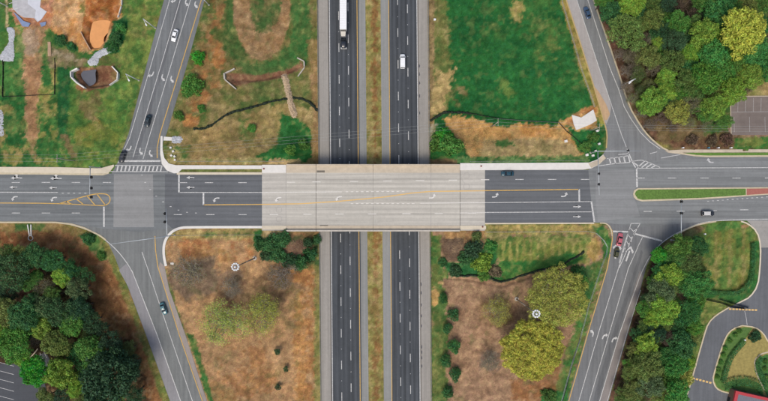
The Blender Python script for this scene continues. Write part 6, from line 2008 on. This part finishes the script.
rubble([(445, 119), (474, 118), (500, 129), (500, 140), (470, 158), (462, 142), (448, 130)], 1500, .06, .16, mat_plain('straw_clods', '#c9a468', .95, .2, 2), 'loose straw clods over the sandy patch right of the bridge corner', 'straw', 6, 0, 'straw')
rubble([(442, 240), (468, 237), (474, 246), (462, 260), (446, 258)], 700, .08, .2, mat_plain('leaf_litter', '#7a6654', .95, .25, 2), 'brown brushwood litter below the right bridge corner', 'brush_litter', 8, .1, 'litter')
rubble([(286, 240), (306, 240), (310, 256), (292, 256)], 400, .08, .2, mat_plain('leaf_litter_pink', '#8a6f5c', .95, .25, 2), 'brown brushwood litter among the dark bushes by the bridge', 'brush_litter', 9, .1, 'litter')

# pale utility boxes and boulders at the corners
def box(px, py, sx, sy, sz, mat, label, name='utility_box', rot=0, group=None):
    p = G(px, py)
    sx, sy = sx * .72, sy * .72
    root = empty(name, p, R(rot)); tag(root, label, 'utility box', group)
    m = MB(); m.box(-sx / 2, sx / 2, -sy / 2, sy / 2, -.15, sz); m.build('cabinet', mat, root)
    m = MB(); m.box(-sx / 2 - .05, sx / 2 + .05, -sy / 2 - .05, sy / 2 + .05, sz, sz + .06); m.build('lid', mat, root)
    m = MB(); m.box(sx / 2 + .003, sx / 2 + .03, -sy / 2 + .06, sy / 2 - .06, .1, sz - .1); m.build('door', mat, root)
for i, (x, y) in enumerate(((171.2, 147.8), (173.6, 151.4), (171.8, 155.6), (175, 156.6), (175.4, 160))):
    box(x, y, .9, .8, .6, C_WHITE, f'small pale utility box, {ORD[i]} from the top beside the upper left kerb', rot=20 * i, group='pale boxes at the upper left corner')
for x, y, s, lab in ((598.6, 144, 1.0, 'pale utility box highest at the upper right corner'), (586.4, 155, 1.2, 'pale square utility box leftmost at the upper right corner'), (592.4, 155.6, 1.1, 'pale utility box beside the signal pole at the upper right corner'),
                     (595, 151, .8, 'small pale utility box above the signal pole base'), (596.6, 131, 1.1, 'white utility box beside the wooden pole at the white slab'), (565.4, 141.4, 1.3, 'grey and white equipment box in the sandy patch')):
    box(x, y, s, s * .9, .8, C_WHITE, lab, rot=15)
box(434.6, 20, 1.1, .7, .9, WHITE_METAL, 'small white box beside the northbound shoulder in the green field')
box(704, 234, .6, .5, .8, WHITE_METAL, 'tiny white box on the striped lawn by the right curve')
for x, lab, c in ((682, 'pale post leftmost on the right sidewalk edge', WHITE_METAL), (707.6, 'blue marker box on the right sidewalk edge', mat_plain('blue_box', '#4f8fa8', .5, .05)), (717.4, 'pale post next to the blue box on the sidewalk edge', WHITE_METAL), (730, 'rightmost pale post on the right sidewalk edge', WHITE_METAL)):
    box(x, 148, .7, .5, .9, c, lab)
box(743.8, 339.8, .9, .6, .7, WHITE_METAL, 'white box at the upper end of the island hedge')
box(166.5 + 5.8, 263.6, 1.6, .9, .12, C_WHITE, 'flat pale concrete pad beside the lower left kerb', 'concrete_pad')

# roadside pipe end below the left cross road
root = empty('pipe_outlet', G(30.4, 231)); tag(root, 'pale concrete pipe outlet running from the kerb to a round grate in the lower left', 'drain')
wallpiece([(28, 224.6), (30, 236)], .35, .35, C_WHITE, root, 'side_wall'); wallpiece([(31.4, 224.6), (31.6, 236)], .35, .35, C_WHITE, root, 'side_wall')
q = G(31, 238) - root.location
m = MB(); n = 16
for i in range(n):
    a, b = 2 * math.pi * i / n, 2 * math.pi * (i + 1) / n
    m.tube((q.x + math.cos(a) * .9, q.y + math.sin(a) * .9, q.z + .2), (q.x + math.cos(b) * .9, q.y + math.sin(b) * .9, q.z + .2), .16, .16, 6, False)
m.build('rim_ring', C_WALL, root)

# red-roofed building in the lower right corner
zr = 7.3
k_ = (CAM_H - zr) / FPX
P = [((x - 384) * k_, (200.5 - y) * k_) for x, y in ((736, 391), (800, 405.4), (788, 462), (724, 448))]
c = P[0]
root = empty('building', (c[0], c[1], HA - 3.4)); tag(root, 'flat roofed building with red parapet in the lower right corner', 'building')
loc = [(x - c[0], y - c[1]) for x, y in P]
base = HA - 3.4; H_ = zr - base
m = MB(); m.prism(list(reversed(loc)), -.5, H_ - .7); m.build('wall', mat_plain('brick_wall', '#6f5a4c', .9, .08), root)
cen = (sum(p[0] for p in loc) / 4, sum(p[1] for p in loc) / 4)
def shrink(d):
    out = []
    for p in loc:
        v = Vector((cen[0] - p[0], cen[1] - p[1])); v = v.normalized() * d * 1.41
        out.append((p[0] + v.x, p[1] + v.y))
    return out
m = MB(); m.prism(list(reversed(shrink(.5))), H_ - .72, H_ - .5); m.build('roof', ROOF, root)
i1, i2 = shrink(1.15), loc
for i in range(4):
    j = (i + 1) % 4
    m = MB(); m.add([(*loc[i], H_ - .75), (*loc[j], H_ - .75), (*i1[j], H_ - .75), (*i1[i], H_ - .75), (*loc[i], H_), (*loc[j], H_), (*i1[j], H_), (*i1[i], H_)],
                    [(3, 2, 1, 0), (4, 5, 6, 7), (0, 1, 5, 4), (1, 2, 6, 5), (2, 3, 7, 6), (3, 0, 4, 7)])
    m.build('parapet', RED_ROOF, root)
for i in range(4):
    a, b = Vector(loc[i]), Vector(loc[(i + 1) % 4])
    d = (b - a).normalized(); nn = Vector((d.y, -d.x))
    if nn.dot(Vector(cen) - a) > 0: nn = -nn
    for t in (.2, .5, .8):
        c0 = a.lerp(b, t) + nn * .04
        V = [(c0 + d * s * .9 + nn * o_) for o_ in (-.03, .03) for s in (-1, 1)]
        m = MB(); m.add([(v.x, v.y, z) for z in (.9, 2.1) for v in V], [(0, 1, 3, 2), (4, 6, 7, 5), (0, 4, 5, 1), (2, 3, 7, 6), (0, 2, 6, 4), (1, 5, 7, 3)])
        m.build('window', GLASS, root)
